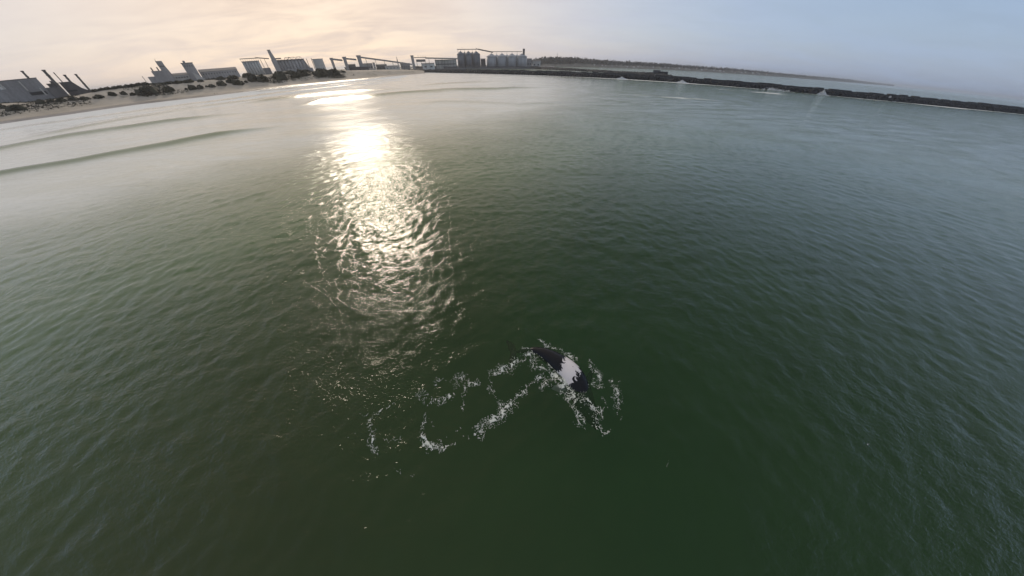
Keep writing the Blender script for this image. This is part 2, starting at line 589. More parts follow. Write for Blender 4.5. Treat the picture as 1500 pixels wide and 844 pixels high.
# ------------------------------------------------------------------ beach and dunes
def sand_mat():
    m = bpy.data.materials.new('sand')
    m.use_nodes = True
    t = m.node_tree
    t.nodes.clear()
    N = NT(t)
    g = N.n('ShaderNodeNewGeometry')
    pos = g.outputs['Position']
    wet = N.n('ShaderNodeAttribute', dict(attribute_name='wet')).outputs['Fac']
    nz = N.noise(pos, 0.03, 6.0, 0.6, 0.6)
    dry = N.mix(N.rng(nz, 0.3, 0.7), (0.40, 0.335, 0.245, 1), (0.52, 0.44, 0.335, 1))
    scrub = N.rng(N.noise(pos, 0.06, 5.0, 0.65), 0.56, 0.7)
    grassy = N.n('ShaderNodeAttribute', dict(attribute_name='scrub')).outputs['Fac']
    dry = N.mix(N.m('MULTIPLY', scrub, grassy), dry, (0.10, 0.09, 0.05, 1))
    c = N.mix(wet, dry, (0.10, 0.082, 0.062, 1))
    rough = N.m('SUBTRACT', 0.9, N.m('MULTIPLY', wet, 0.62))
    bn = N.n('ShaderNodeBump', None, Strength=1.0, Distance=1.0, Height=N.m('MULTIPLY', N.noise(pos, 0.2, 4.0, 0.6), 1.2))
    b = N.n('ShaderNodeBsdfPrincipled', None, Base_Color=c, Roughness=rough, Normal=bn.outputs[0])
    N.n('ShaderNodeOutputMaterial', None, Surface=b)
    return m


RIDGE_PX = [(0, 152), (40, 150), (80, 145), (110, 140), (150, 131), (200, 124.5), (250, 121), (290, 118), (340, 112.5), (390, 108.5), (440, 105.5), (490, 104), (540, 103.5), (580, 103.6), (625, 104)]
_ra = np.array([azel(*p)[0] for p in RIDGE_PX])
_re = np.array([azel(*p)[1] for p in RIDGE_PX])


def ridge_dist(a):
    return shore_r(a) + np.interp(a, [R(-62), R(-45), R(-30), R(-17)], [120, 130, 150, 60])


def ridge_z(a):
    e = np.interp(a, _ra, _re)
    return np.maximum(CAM_H + ridge_dist(a) * np.tan(e), 3.0)


M_SAND = sand_mat()


def build_beach():
    aa = np.radians(np.linspace(-110, -15.6, 520))
    rows = []
    S, D, RZ = shore_r(aa), ridge_dist(aa), ridge_z(aa)
    prof = [(-0.30, -2.5, 1, 0), (-0.06, -0.35, 1, 0), (0.0, 0.06, 1, 0), (0.08, 0.5, 1, 0), (0.18, 1.0, .95, 0), (0.24, 1.3, .35, 0), (0.30, 1.8, 0, 0), (0.40, None, 0, .1), (0.5, None, 0, .6), (0.6, None, 0, 1), (0.7, None, 0, 1), (0.8, None, 0, 1), (0.9, None, 0, 1), (1.0, None, 0, 1),
            (1.15, None, 0, 1), (1.4, None, 0, 1), (2.0, None, 0, 1), (5.0, None, 0, 1), (15.0, None, 0, 1)]
    V, WET, SCR = [], [], []
    for t, z, wet, scr in prof:
        r = S + (D - S) * t
        x, y = np.sin(aa) * r, np.cos(aa) * r
        if z is None:
            k = np.clip((t - 0.3) / 0.7, 0, 1)
            k = k * k * (3 - 2 * k)
            zz = 1.8 + (RZ - 1.8) * k
            if t > 1:
                zz = RZ * (0.92 if t < 3 else 0.85)
            lump = (fbm(x * 0.03, y * 0.03, 8, 4) - 0.5)
            zz = zz + lump * np.minimum(RZ * 0.25, 3.0) * (1 if 0.4 < t < 1.3 else 0.3) - (0.06 * RZ if t == 1 else 0)
        else:
            zz = np.full_like(aa, z) * np.minimum(1, RZ / 6)
        V.append(np.stack([x, y, zz], -1))
        WET.append(np.full_like(aa, wet))
        SCR.append(np.full_like(aa, scr))
    me = np_mesh('beach', np.concatenate(V), grid_quads(len(prof), len(aa)))
    for nm, a in (('wet', WET), ('scrub', SCR)):
        q = me.attributes.new(nm, 'FLOAT', 'POINT')
        q.data.foreach_set('value', np.concatenate(a).astype(np.float32))
    tag(link('beach', me, M_SAND), 'sandy beach with wet swash and low dunes below the port', kind='structure')


build_beach()


# ------------------------------------------------------------------ port ground and far coast
def strip(name, aa, rows, mat, label):
    V = []
    for r, z in rows:
        V.append(np.stack([np.sin(aa) * r, np.cos(aa) * r, np.broadcast_to(z, aa.shape)], -1))
    me = np_mesh(name, np.concatenate(V), grid_quads(len(rows), len(aa)))
    return tag(link(name, me, mat), label, kind='structure')


_aq = np.array([azel(p, 100)[0] for p in np.linspace(585, 812, 60)])
QD = 1450.0
strip('port_ground', _aq, [(QD, -2.0), (QD + 1.0, 3.6), (QD + 120, 3.8), (4200, 4.5)], plain('port_yard', (0.13, 0.125, 0.12), 0.9, 0.35, 0.02), 'low grey port ground behind the harbour water')

COAST_PX = [760, 800, 860, 900, 960, 1020, 1080, 1140, 1200, 1260, 1330]
COAST_D = [2300, 2500, 2800, 3000, 3400, 3900, 4500, 5300, 7000, 10000, 16000]
COAST_TOP = [92, 90.5, 90, 92.6, 95, 98.4, 102, 107.3, 112.8, 118.4, 126.2]
_ac = np.array([azel(p, 100)[0] for p in COAST_PX])
_et = np.array([azel(p, q)[1] for p, q in zip(COAST_PX, COAST_TOP)])


def coast_d(a):
    return np.interp(a, _ac, COAST_D)


def coast_z(a, t):
    """height of the far land, t from 0 at the water to 1 at its top"""
    d = coast_d(a)
    top = np.maximum(CAM_H + (d + 260) * np.tan(np.interp(a, _ac, _et)), 5.0)
    return 1.0 + (top - 1.0) * t


def build_coast():
    aa = np.linspace(_ac[0], _ac[-1], 260)
    rows = []
    d = coast_d(aa)
    for t, q in ((0, None), (10, 0.05), (60, 0.25), (120, 0.55), (260, 1.0), (900, 1.05), (6000, 1.1)):
        r = d + t
        x, y = np.sin(aa) * r, np.cos(aa) * r
        z = np.full_like(aa, -2.0) if q is None else coast_z(aa, q) * (0.9 + 0.2 * fbm(x * 0.012, y * 0.012, 12, 4))
        rows.append((r, z))
    m = plain('coast_scrub', (0.16, 0.145, 0.11), 0.95, 0.55, 0.012)
    strip('far_coast', aa, rows, m, 'low far shore with pale banks and scrub')


build_coast()


# ------------------------------------------------------------------ foliage
def leaf_clump(vl, fl, c, rx, rz, n, size, rr):
    for _ in range(n):
        u = Vector((rr.gauss(0, 1), rr.gauss(0, 1), rr.gauss(0, 1))).normalized()
        k = 0.55 + 0.45 * rr.random()
        p = Vector((c[0] + u.x * rx * k, c[1] + u.y * rx * k, c[2] + abs(u.z) * rz * k if rr.random() < .75 else c[2] + u.z * rz * k * .3))
        a = Vector((rr.gauss(0, 1), rr.gauss(0, 1), rr.gauss(0, 1))).normalized()
        b = a.cross(Vector((rr.gauss(0, 1), rr.gauss(0, 1), rr.gauss(0, 1)))).normalized()
        s = size * (0.6 + 0.8 * rr.random())
        i = len(vl)
        vl += [p - a * s, p + b * s * .6, p + a * s, p - b * s * .6]
        fl.append((i, i + 1, i + 2, i + 3))


def rock_lump(v, f, c, s, rr):
    i = len(v)
    for b in ((-1, -1, -1), (1, -1, -1), (1, 1, -1), (-1, 1, -1), (-1, -1, 1), (1, -1, 1), (1, 1, 1), (-1, 1, 1)):
        k = .7 if b[2] > 0 else 1
        v.append(c + Vector((b[0] * k * rr.uniform(.5, 1), b[1] * k * rr.uniform(.5, 1), b[2] * rr.uniform(.6, 1.3))) * s)
    f += [tuple(i + k for k in q) for q in ((0, 3, 2, 1), (4, 5, 6, 7), (0, 1, 5, 4), (1, 2, 6, 5), (2, 3, 7, 6), (3, 0, 4, 7))]


def shrub_mesh(seed):
    """unit shrub: 1 wide, 1 high, lumpy"""
    rr = random.Random(seed)
    v, f = [], []
    for _ in range(7):
        cx, cy = rr.uniform(-.3, .3), rr.uniform(-.3, .3)
        leaf_clump(v, f, (cx, cy, 0.05), rr.uniform(.14, .24), rr.uniform(.55, .95) * (1 - 0.9 * math.hypot(cx, cy)), 60, 0.07, rr)
    leaf_clump(v, f, (0, 0, 0.02), .46, .62, 420, 0.085, rr)
    for _ in range(9):
        rock_lump(v, f, Vector((rr.uniform(-.26, .26), rr.uniform(-.26, .26), .16)), .26, rr)
    me = bpy.data.meshes.new('foliage')
    me.from_pydata([tuple(p) for p in v], [], f)
    me.materials.append(M_LEAF)
    st = MB()
    for _ in range(5):
        a = rr.uniform(0, 2 * PI)
        st.bar((0, 0, -.1), (math.cos(a) * .25, math.sin(a) * .25, .45), .025)
    sm = bpy.data.meshes.new('stem')
    sm.from_pydata(st.v, [], st.f)
    sm.materials.append(M_STEM)
    return me, sm


SHRUBS = [shrub_mesh(s) for s in range(5)]


def beach_hit(px, py):
    a, e = azel(px, py)
    s, d, rz = float(shore_r(a)), float(ridge_dist(a)), float(ridge_z(a))
    for k in range(101):
        t = 0.32 + 0.70 * k / 100
        q = min(max((t - 0.3) / 0.7, 0), 1)
        z = 1.8 + (rz - 1.8) * q * q * (3 - 2 * q)
        r = s + (d - s) * t
        if CAM_H + r * math.tan(e) <= z:
            break
    return a, r, z


_where = ['on the dune', 'on the sand', 'at the dune foot']


def shrub(px, py, w, h, label, i):
    a, r, z = beach_hit(px, py)
    wm = r * abs(azel(px + w / 2, py)[0] - azel(px - w / 2, py)[0])
    hm = r * abs(math.tan(azel(px, py - h)[1]) - math.tan(azel(px, py)[1]))
    o = empty('shrub', (math.sin(a) * r, math.cos(a) * r, z - 0.5), random.uniform(0, 6.28))
    o.scale = (wm * 1.3, wm * 1.2, hm * 1.5)
    fm, sm = SHRUBS[i % 5]
    link('foliage', fm, None, o)
    link('stem', sm, None, o)
    tag(o, label, 'shrub', 'dark shrubs on the dunes')


SHRUB_LIST = [
    (4, 159, 14, 8, 'dark shrub cut by the left edge of the picture, under the grey factory'),
    (25, 160.5, 28, 9, 'large dark shrub at the far left, nearest the beach, with bare sand right of it'),
    (60, 152, 15, 8, 'dark shrub on the sand under the right end of the big grey factory hall'),
    (76, 150, 14, 6, 'low dark shrub below the tallest chimney'),
    (92, 149, 14, 7, 'dark shrub below the hall with the sloping roof'),
    (108, 147, 16, 7, 'wide dark shrub below the foot of the sloping roof'),
    (124, 146, 12, 6, 'dark shrub just below the rightmost chimney'),
    (145, 143.5, 16, 6, 'spreading dark shrub right of the rightmost chimney, low on the dune'),
    (166, 140, 13, 7, 'dark shrub midway between the chimneys and the stepped tower'),
    (182, 138.5, 10, 6, 'roundish dark shrub midway between chimneys and stepped tower, right of a like one'),
    (196, 139.5, 8, 5, 'small lone dark shrub on the sand left of the largest dune shrub'),
    (219, 136, 30, 11, 'largest spreading dark shrub, below the stepped tower'),
    (248, 133.5, 17, 9, 'dark shrub with a flat top right of the largest dune shrub'),
    (273, 131, 5, 3, 'tiny dark shrub left of a round one below the flat-roofed tower'),
    (283, 130.5, 12, 7, 'round dark shrub on the sand below the flat-roofed tower'),
    (293, 129, 9, 6, 'smaller round shrub touching a bigger round one below the long warehouse'),
    (303, 127.5, 4, 3, 'tiny dark shrub on the sand below the long warehouse'),
    (311, 127.5, 10, 5, 'low dark shrub on the sand below the middle of the long warehouse'),
    (325, 125, 13, 8, 'dome-shaped dark shrub below the right half of the long warehouse'),
    (324, 116, 10, 5, 'dark shrub high on the dune against the long warehouse wall'),
    (339, 121, 11, 7, 'dark shrub below the right end of the long warehouse'),
    (350, 124, 13, 8, 'ragged dark shrub low on the dune below the square silo block'),
    (341, 114.5, 17, 5, 'wide low shrub on the ridge at the right end of the long warehouse'),
    (361, 121, 5, 4, 'tiny dark shrub below the square silo block'),
    (372, 118, 15, 11, 'tall dark shrub below the right edge of the square silo block'),
    (385, 118, 15, 10, 'dark shrub below the tall slim tower'),
    (363, 112, 15, 6, 'low dark shrub on the ridge at the foot of the square silo block'),
    (248, 122.5, 15, 4, 'dark hedge-like shrub on the ridge at the foot of the stepped tower'),
    (262, 122, 15, 5, 'middle one of the hedge-like shrubs on the ridge between the two towers'),
    (277, 120.5, 15, 5, 'dark hedge-like shrub on the ridge at the foot of the flat-roofed tower'),
    (294, 119.5, 9, 4, 'small ridge shrub beside the foot of the sloping conveyor wedge'),
    (411, 115, 18, 12, 'large dark shrub below the left end of the big grain elevator'),
    (422, 107.5, 20, 5, 'flat dark shrub on the ridge along the big grain elevator'),
    (433, 113.5, 13, 8, 'rounded dark shrub below the middle of the big grain elevator'),
    (444, 111, 14, 10, 'dark shrub below the right half of the big grain elevator'),
    (444, 104.5, 17, 4, 'flat dark shrub on the ridge at the right end of the big grain elevator'),
    (453, 111, 5, 4, 'tiny dark shrub between two big ones near the grain elevator'),
    (470, 110.5, 19, 11, 'big square-looking dark shrub below the pale box building'),
    (472, 103, 17, 4, 'flat dark shrub on the ridge at the foot of the pale box building'),
    (489, 109, 17, 9, 'last big dark shrub before the shore runs bare towards the mole'),
    (503, 106, 5, 3, 'tiny dark shrub, the rightmost one on the beach'),
]
for i, (px, py, w, h, lab) in enumerate(SHRUB_LIST):
    shrub(px, py, w, h, lab, i)
for i, px in enumerate((141, 150, 158, 168, 177, 186, 195, 204, 212)):
    y = np.interp(px, [136, 150, 215], [134.5, 132, 123.5])
    shrub(px, y, 12, 4.5, ('leftmost', 'second', 'third', 'fourth', 'fifth', 'sixth', 'seventh', 'eighth', 'rightmost')[i] + ' low shrub, from the left, in the ridge row right of the chimneys', i + 2)


# low scrub growing in patches over the dunes
def dune_scrub():
    rr = random.Random(77)
    v, f = [], []
    n = 0
    while n < 2600:
        a = R(rr.uniform(-63.5, -27))
        t = rr.uniform(.5, 1.02)
        s_, d_ = float(shore_r(a)), float(ridge_dist(a))
        r_ = s_ + (d_ - s_) * t
        x, y = math.sin(a) * r_, math.cos(a) * r_
        p = float(fbm(np.array([x * .025]), np.array([y * .025]), 61, 3)[0]) + .22 * (t - .75)
        if p < .53 + .1 * rr.random():
            continue
        q = min(max((t - .3) / .7, 0), 1)
        rz = float(ridge_z(a))
        z = 1.8 + (rz - 1.8) * q * q * (3 - 2 * q) - .3
        h = rr.uniform(.6, 1.9)
        leaf_clump(v, f, (x, y, z), rr.uniform(1, 2.6), h, 7, .7, rr)
        n += 1
    me = bpy.data.meshes.new('dune_scrub')
    me.from_pydata([tuple(p) for p in v], [], f)
    tag(link('dune_scrub', me, M_LEAF), 'patchy low dark scrub spread over the dunes', 'scrub', kind='stuff')


dune_scrub()


# far woods on the other shore
def woods():
    rr = random.Random(5)
    v, f = [], []
    TOP_PX = [776, 793, 812, 850, 880, 900, 960, 1020, 1080, 1140, 1200, 1262]
    TOP_Y = [87, 83.2, 82.5, 84, 86.8, 88.4, 91.4, 96, 100.2, 106.2, 112.3, 118.1]
    for px in np.arange(778, 1262, 0.62):
        a = azel(px, 100)[0] + rr.gauss(0, 0.0006)
        for k in range(2):
            d = float(coast_d(a)) + rr.uniform(120, 330)
            zt = CAM_H + d * math.tan(azel(px, float(np.interp(px, TOP_PX, TOP_Y)) + rr.uniform(-0.6, 1.6) + k * 1.6)[1])
            zb = float(coast_z(a, min(1, (d - float(coast_d(a))) / 260))) * 0.95 - 2
            h = max(zt - zb, d * 0.0016)
            leaf_clump(v, f, (math.sin(a) * d, math.cos(a) * d, zb), h * 0.5 + d * .0006, h, 26, h * 0.2, rr)
    me = bpy.data.meshes.new('woods')
    me.from_pydata([tuple(p) for p in v], [], f)
    tag(link('woods', me, M_LEAF2), 'dark belt of trees along the far shore', 'woods', kind='stuff')


woods()


# ------------------------------------------------------------------ port buildings
class Site:
    def __init__(self, px, dist, z0=None):
        self.a = azel(px, 105)[0]
        self.D = dist
        self.z0 = (float(ridge_z(self.a)) * 0.84 - 0.6 if z0 is None else z0)

    def root(self, name):
        return empty(name, (math.sin(self.a) * self.D, math.cos(self.a) * self.D, self.z0), -self.a)

    def xz(self, px, py):
        a, e = azel(px, py)
        k = self.D / math.cos(a - self.a)
        return self.D * math.tan(a - self.a), CAM_H + k * math.tan(e) - self.z0


def roofed(parent, x0, x1, y0, y1, z0, z1, wall, roof, pitch=0.0, lip=0.5):
    """walls with a flat or low gabled roof lying along x"""
    if pitch <= 0:
        MB().box(x0, x1, y0, y1, z0, z1 - 0.8).build('wall', wall, parent)
        MB().box(x0 - lip, x1 + lip, y0 - lip, y1 + lip, z1 - 0.797, z1).build('roof', roof, parent)
    else:
        ym = (y0 + y1) / 2
        m = MB()
        m.box(x0, x1, y0, y1, z0, z1 - pitch)
        m.build('wall', wall, parent)
        m = MB()
        n = 0.6
        m.add([(x0 - n, y0 - n, z1 - pitch + .003), (x1 + n, y0 - n, z1 - pitch + .003), (x1 + n, y1 + n, z1 - pitch + .003), (x0 - n, y1 + n, z1 - pitch + .003), (x0 - n, ym, z1), (x1 + n, ym, z1)],
              [(0, 1, 5, 4), (2, 3, 4, 5), (0, 4, 3), (1, 2, 5), (0, 3, 2, 1)])
        m.build('roof', roof, parent)


def openings(parent, x0, x1, y, z0, z1, n, w):
    host = next((c for c in parent.children if c.name.split('.')[0] in ('wall', 'shaft')), parent)
    for i in range(n):
        x = x0 + (x1 - x0) * (i + .5) / n
        MB().box(x - w / 2, x + w / 2, y - 0.35, y + 0.2, z0, z1).build('window', M_GLASSD, host)


# --- factory at the far left
S = Site(20, 860)
r = S.root('factory_hall')
x0, _ = S.xz(-45, 118); x1, zt = S.xz(52, 113.6)
roofed(r, x0, x1, 0, 42, 0, zt, M_GREY, M_ROOF)
for pa, pb in (((27, 119), (41, 133)), ((58, 129), (69, 139.5)), ((-4, 120), (5, 131))):
    xa, za = S.xz(*pa); xb, zb = S.xz(*pb)
    MB().box(xa - .8, xa + .8, -1.6, -0.003, zb, za).build('pipe', M_PALE, r)
xa, za = S.xz(1, 127)
MB().box(xa - 2.6, xa + 2.6, -0.3, .3, za - 3.6, za).build('window', M_WHITE, r)
xa, za = S.xz(30, 137)
openings(r, x0 + 40, x1 - 4, 0, za - 4, za, 7, 4)
x2, zl = S.xz(66, 132)
MB().box(x1 + .003, x1 + 15, -4, 14, 0, zt * .55).build('annexe', M_DGREY, r)
tag(r, 'big grey flat-roofed factory hall at the left edge of the picture', 'factory')

S = Site(72, 880)
r = S.root('factory_building')
x0, _ = S.xz(61, 121); x1, zt = S.xz(84, 121.3)
roofed(r, x0 + 3, x1, 6, 36, 0, zt, M_DGREY, M_ROOF)
openings(r, x0 + 5, x1 - 1, 6, zt * .35, zt * .55, 4, 3)
MB().box(x0 + 8, x0 + 12, 10, 14, zt, zt + 3).build('roof_vent', M_STEEL, r)
tag(r, 'low dark factory building between the big grey hall and the sloping-roofed one', 'factory')

S = Site(108, 900)
r = S.root('storage_shed')
x0, _ = S.xz(86, 121); x1, zt = S.xz(104, 119.3); x2, z2 = S.xz(119, 128.5); x3, z3 = S.xz(137, 135.5)
MB().prism([(x0, 0), (x3, 0), (x3, max(z3, 1)), (x2, z2 - 1), (x1, zt - 1), (x0, zt - 1)], 0, 40).build('wall', M_DGREY, r)
MB().prism([(x0 - .5, zt - .997), (x1, zt - .997), (x2, z2 - .997), (x3, max(z3, 1) + .003), (x3, max(z3, 1) + 1), (x2, z2), (x1, zt), (x0 - .5, zt)], -.6, 40.6).build('roof', M_ROOF, r)
openings(r, x0 + 2, x1 - 2, 0, zt * .3, zt * .42, 3, 4)
tag(r, 'dark storage shed whose roof slopes down to the right beside the last chimney', 'shed')


def chimney(top, D, rad, label):
    S = Site(top[0] + 12, D)
    x, z = S.xz(*top)
    r = S.root('chimney')
    y = 20
    MB().lathe([(rad * 1.35, 0), (rad * 1.3, 3), (rad * 1.1, 3.4), (rad * .9, z - 1.5)], x, y, 14).build('stack', M_STEEL, r, True)
    MB().lathe([(rad * 1.12, z - 1.497), (rad * 1.15, z), (rad * .8, z), (rad * .75, z - .6)], x, y, 14).build('rim', M_DGREY, r, True)
    for k in (.5, .8):
        MB().lathe([(rad * 1.22, z * k), (rad * 1.25, z * k + .7)], x, y, 14).build('band', M_DGREY, r)
    tag(r, label, 'chimney', 'factory chimneys')


chimney((30.5, 103), 890, 1.5, 'leftmost chimney, rising behind the roof of the big grey hall')
chimney((62, 101.6), 852, 1.9, 'tallest and thickest chimney, standing in front of the low dark building')
chimney((77.5, 105.6), 900, 0.7, 'thin pale chimney between the two thicker ones')
chimney((93, 109), 905, 1.6, 'chimney rising behind the shed with the sloping roof')
chimney((109.5, 108), 870, 1.4, 'rightmost chimney, standing free beside the foot of the sloping roof')

# --- stepped tower, warehouses
S = Site(232, 1000)
r = S.root('elevator_tower')
xa, z1 = S.xz(216, 113); xb, _ = S.xz(226, 112)
xs, zs = S.xz(221, 104.5); xt, zt = S.xz(227, 89.8); xu, zu = S.xz(238, 91.5); xv, zv = S.xz(241.5, 96.5); xw, zw = S.xz(250, 106.5)
MB().box(xa, xs, 0, 22, 0, z1).build('lower_block', M_CONC, r)
MB().box(xs + .003, xt, 1, 22, 0, zs).build('middle_block', M_CONC, r)
MB().box(xt + .003, xu, 0.5, 22, 0, zt).build('shaft', M_CONC, r)
MB().prism([(xu + .003, 0), (xw, 0), (xw, zw), (xv, zv), (xu + .003, zv + 1)], 1.5, 21).build('side_wing', M_CONC, r)
for k in (.2, .75):
    xq = xs + (xt - xs) * k
    MB().box(xq - 1.1, xq + 1.1, 4, 6.2, zs + .003, zs + 6).build('vent_pipe', M_STEEL, r)
MB().box(xt + 1, xt + 1.6, 4, 4.6, zt, zt + 4).build('mast', M_STEEL, r)
openings(r, xt + 1, xu - 1, .5, zt * .75, zt * .8, 3, 1.6)
tag(r, 'stepped grey concrete tower with two vent pipes, left of the flat-roofed tower', 'tower')

S = Site(212, 985)
r = S.root('lattice_mast')
x, z = S.xz(208, 111.6)
for q in (-.8, .8):
    MB().bar((x + q, 0, 0), (x + q * .4, 0, z), .4).build('leg', M_STEEL, r)
for k in range(5):
    MB().bar((x - .75, 0, z * k / 5 + .5), (x + .6, 0, z * (k + 1) / 5), .25).build('brace', M_STEEL, r)
tag(r, 'small slanting-looking lattice mast left of the stepped tower', 'mast')

S = Site(258, 1012)
r = S.root('warehouse')
x0, z0 = S.xz(249, 107.3); x1, z1 = S.xz(272, 106)
roofed(r, x0 + 1, x1 + 14, 0, 40, 0, z1, M_PALE, M_ROOF, 4)
openings(r, x0 + 3, x1, 0, z1 * .5, z1 * .62, 5, 2.5)
tag(r, 'short pale warehouse between the stepped tower and the flat-roofed tower', 'warehouse')

S = Site(272, 1000)
r = S.root('elevator_tower')
x0, zt = S.xz(264.5, 92.4); x1, _ = S.xz(281, 91); xc, zc = S.xz(268, 89)
MB().box(x0, x1, 0, 18, 0, zt - 1).build('shaft', M_CONC, r)
MB().box(x0 - .7, x1 + .7, -.7, 18.7, zt - .997, zt).build('roof', M_ROOF, r)
MB().box(xc - 2, xc + 2, 5, 10, zt + .003, zc).build('head_house', M_CONC, r)
openings(r, x0 + 1.5, x1 - 1.5, 0, zt * .8, zt * .86, 4, 1.5)
tag(r, 'flat-roofed grey tower with a small head house, rising over the long warehouse', 'tower')

S = Site(318, 1020)
r = S.root('warehouse')
x0, z0 = S.xz(290, 103.2); x1, z1 = S.xz(345, 98)
roofed(r, x0, x1, 0, 46, 0, (z0 + z1) / 2 + 1, M_CONC, M_ROOF, 5)
for i in range(14):
    x = x0 + (x1 - x0) * (i + .5) / 14
    MB().box(x - .5, x + .5, -.5, .003, 0, z1 * .62).build('buttress', M_PALE, r)
openings(r, x0 + 3, x1 - 3, 0, z1 * .55, z1 * .62, 13, 2.2)
tag(r, 'long low grey warehouse running right from the flat-roofed tower', 'warehouse')

S = Site(292, 985)
r = S.root('conveyor_wedge')
x0, z0 = S.xz(282, 106.5); x1, z1 = S.xz(303, 119)
MB().prism([(x0, max(z1, 0)), (x1 + 2, max(z1, 0)), (x1 + 2, z1 + 1.5), (x0, z0)], 0, 9).build('gallery', M_PALE, r)
MB().prism([(x0 - .4, z0 + .003), (x1 + 2, z1 + 1.503), (x1 + 2, z1 + 2.2), (x0 - .4, z0 + .7)], -.4, 9.4).build('roof', M_WHITE, r)
tag(r, 'pale sloping conveyor wedge leaning on the front of the long warehouse', 'conveyor')

# --- silo block, slim tower and big elevator
S = Site(368, 1050)
r = S.root('silo_block')
x0, zt = S.xz(353.5, 90.2); x1, _ = S.xz(379, 89)
for i in range(6):
    x = x0 + (x1 - x0) * (i + .5) / 6
    w = (x1 - x0) / 12
    MB().lathe([(w * .995, 0), (w * .995, zt - 1.2)], x, w, 18).build('silo_cell', M_PALE, r, True)
MB().box(x0 + .3, x1 - .3, (x1 - x0) / 12, 22, 0, zt - 1.3).build('wall', M_PALE, r)
MB().box(x0 - .5, x1 + .5, -.5, 22.5, zt - 1.197, zt).build('roof', M_CONC, r)
for i in range(9):
    x = x0 + (x1 - x0) * i / 8
    MB().box(x - .25, x + .25, 2, 2.5, zt + .003, zt + 4.2).build('post', M_STEEL, r)
MB().box(x0 - 1, x1 + 1, 1.4, 4, zt + 4.203, zt + 5.6).build('conveyor_gallery', M_STEEL, r)
MB().box(x1 + .503, x1 + 17, 4, 16, 0, zt * .5).build('annexe', M_CONC, r)
tag(r, 'square block of pale ribbed silos with a railed conveyor on its roof', 'silo block')

S = Site(396, 1045)
r = S.root('slim_tower')
x0, zt = S.xz(391, 73.6); x1, _ = S.xz(395.5, 74); xw, zw = S.xz(400.5, 85)
x2, z2 = S.xz(395, 88); x3, _ = S.xz(404, 88)
MB().box(x0, x1 + .6, 2, 9, 0, zt).build('head_house', M_CONC, r)
MB().box(x0 - .8, x1 + 5, .5, 12, 0, z2).build('shaft', M_CONC, r)
MB().prism([(x1 + .603, z2), (x1 + 4, z2), (x1 + .603, zt * .93)], 3, 8).build('stair_wing', M_GREY, r)
MB().box(x0 - .4, x1 + 1, 1.6, 9.4, zt + .003, zt + .8).build('roof', M_ROOF, r)
openings(r, x0 + .5, x1, 2, zt * .9, zt * .93, 2, 1.2)
tag(r, 'tall slim grey tower, the highest thing on the left shore', 'tower')

S = Site(384, 1046)
r = S.root('conveyor_bridge')
xa, za = S.xz(374, 84.5); xb, zb = S.xz(394, 86)
m = MB()
m.bar((xa, 5, za), (xb, 5, zb), 2.6, 2.0)
m.build('gallery', M_STEEL, r)
for k in (.3, .62):
    p = Vector((xa, 5, za)).lerp(Vector((xb, 5, zb)), k)
    MB().bar((p.x - 1, 5, 0), (p.x, 5, p.z - 1), .6).build('leg', M_STEEL, r)
    MB().bar((p.x + 2.2, 5, 0), (p.x, 5, p.z - 1), .6).build('leg', M_STEEL, r)
tag(r, 'short conveyor bridge from the ribbed silo block to the slim tower', 'conveyor')

S = Site(424, 1060)
r = S.root('grain_elevator')
x0, zt = S.xz(400, 88.5); x1, _ = S.xz(445, 87.4); x2, z2 = S.xz(450, 93)
n = 9
w = (x1 - x0) / (2 * n)
for i in range(n):
    MB().lathe([(w * .995, 0), (w * .995, zt - 2)], x0 + w * (2 * i + 1), w, 16).build('silo_cell', M_CONC, r, True)
MB().box(x0 + .4, x1 - .4, w, 26, 0, zt - 2.1).build('wall', M_CONC, r)
MB().box(x0 - .6, x1 + .6, -.6, 26.6, zt - 1.997, zt).build('roof', M_ROOF, r)
MB().prism([(x1 + .603, 0), (x2 + 9, 0), (x2 + 9, z2 * .5), (x2 + 2, z2 * .55), (x1 + .603, zt - 3)], 2, 22).build('side_wing', M_GREY, r)
MB().box(x0 + 3, x0 + 20, 4, 10, zt + 2.2, zt + 4.4).build('roof_gallery', M_STEEL, r)
for k in range(6):
    x = x0 + 4 + k * 3
    MB().box(x - .25, x + .25, 6, 6.5, zt + .003, zt + 2.197).build('post', M_STEEL, r)
for c, wd in ((x0 + (x1 - x0) * .48, 9), (x0 + (x1 - x0) * .62, 11), (x0 + (x1 - x0) * .85, 8)):
    pts = [(c - wd, zt), (c - wd * .6, zt + 4.2), (c + wd * .6, zt + 4.6), (c + wd, zt)]
    m = MB()
    for (ax, az_), (bx_, bz) in zip(pts[:-1], pts[1:]):
        m.bar((ax, 7, az_), (bx_, 7, bz), .8)
    m.bar((c - wd * .6, 7, zt + 4.2), (c, 7, zt), .5)
    m.bar((c + wd * .6, 7, zt + 4.6), (c, 7, zt), .5)
    m.build('roof_truss', M_STEEL, r)
MB().box(x0 + 4, x1 - 3, -6, -.7, 0, zt * .34).build('front_shed', M_GREY, r)
tag(r, 'big grey grain elevator with trusses on its roof, right of the slim tower', 'grain elevator')

S = Site(464, 1080)
r = S.root('box_building')
x0, zt = S.xz(457, 86.6); x1, _ = S.xz(472.5, 86.6)
roofed(r, x0, x1, 0, 20, 0, zt, M_PALE, M_ROOF)
openings(r, x0 + 2, x1 - 2, 0, zt * .2, zt * .3, 3, 2.5)
for px, py in ((448.5, 86), (455.5, 85.2)):
    x, z = S.xz(px, py)
    MB().box(x - .7, x + .7, 4, 5.4, 0, z).build('leg_tower', M_STEEL, r)
tag(r, 'pale box building right of the big grain elevator, with two thin leg towers beside it', 'building')

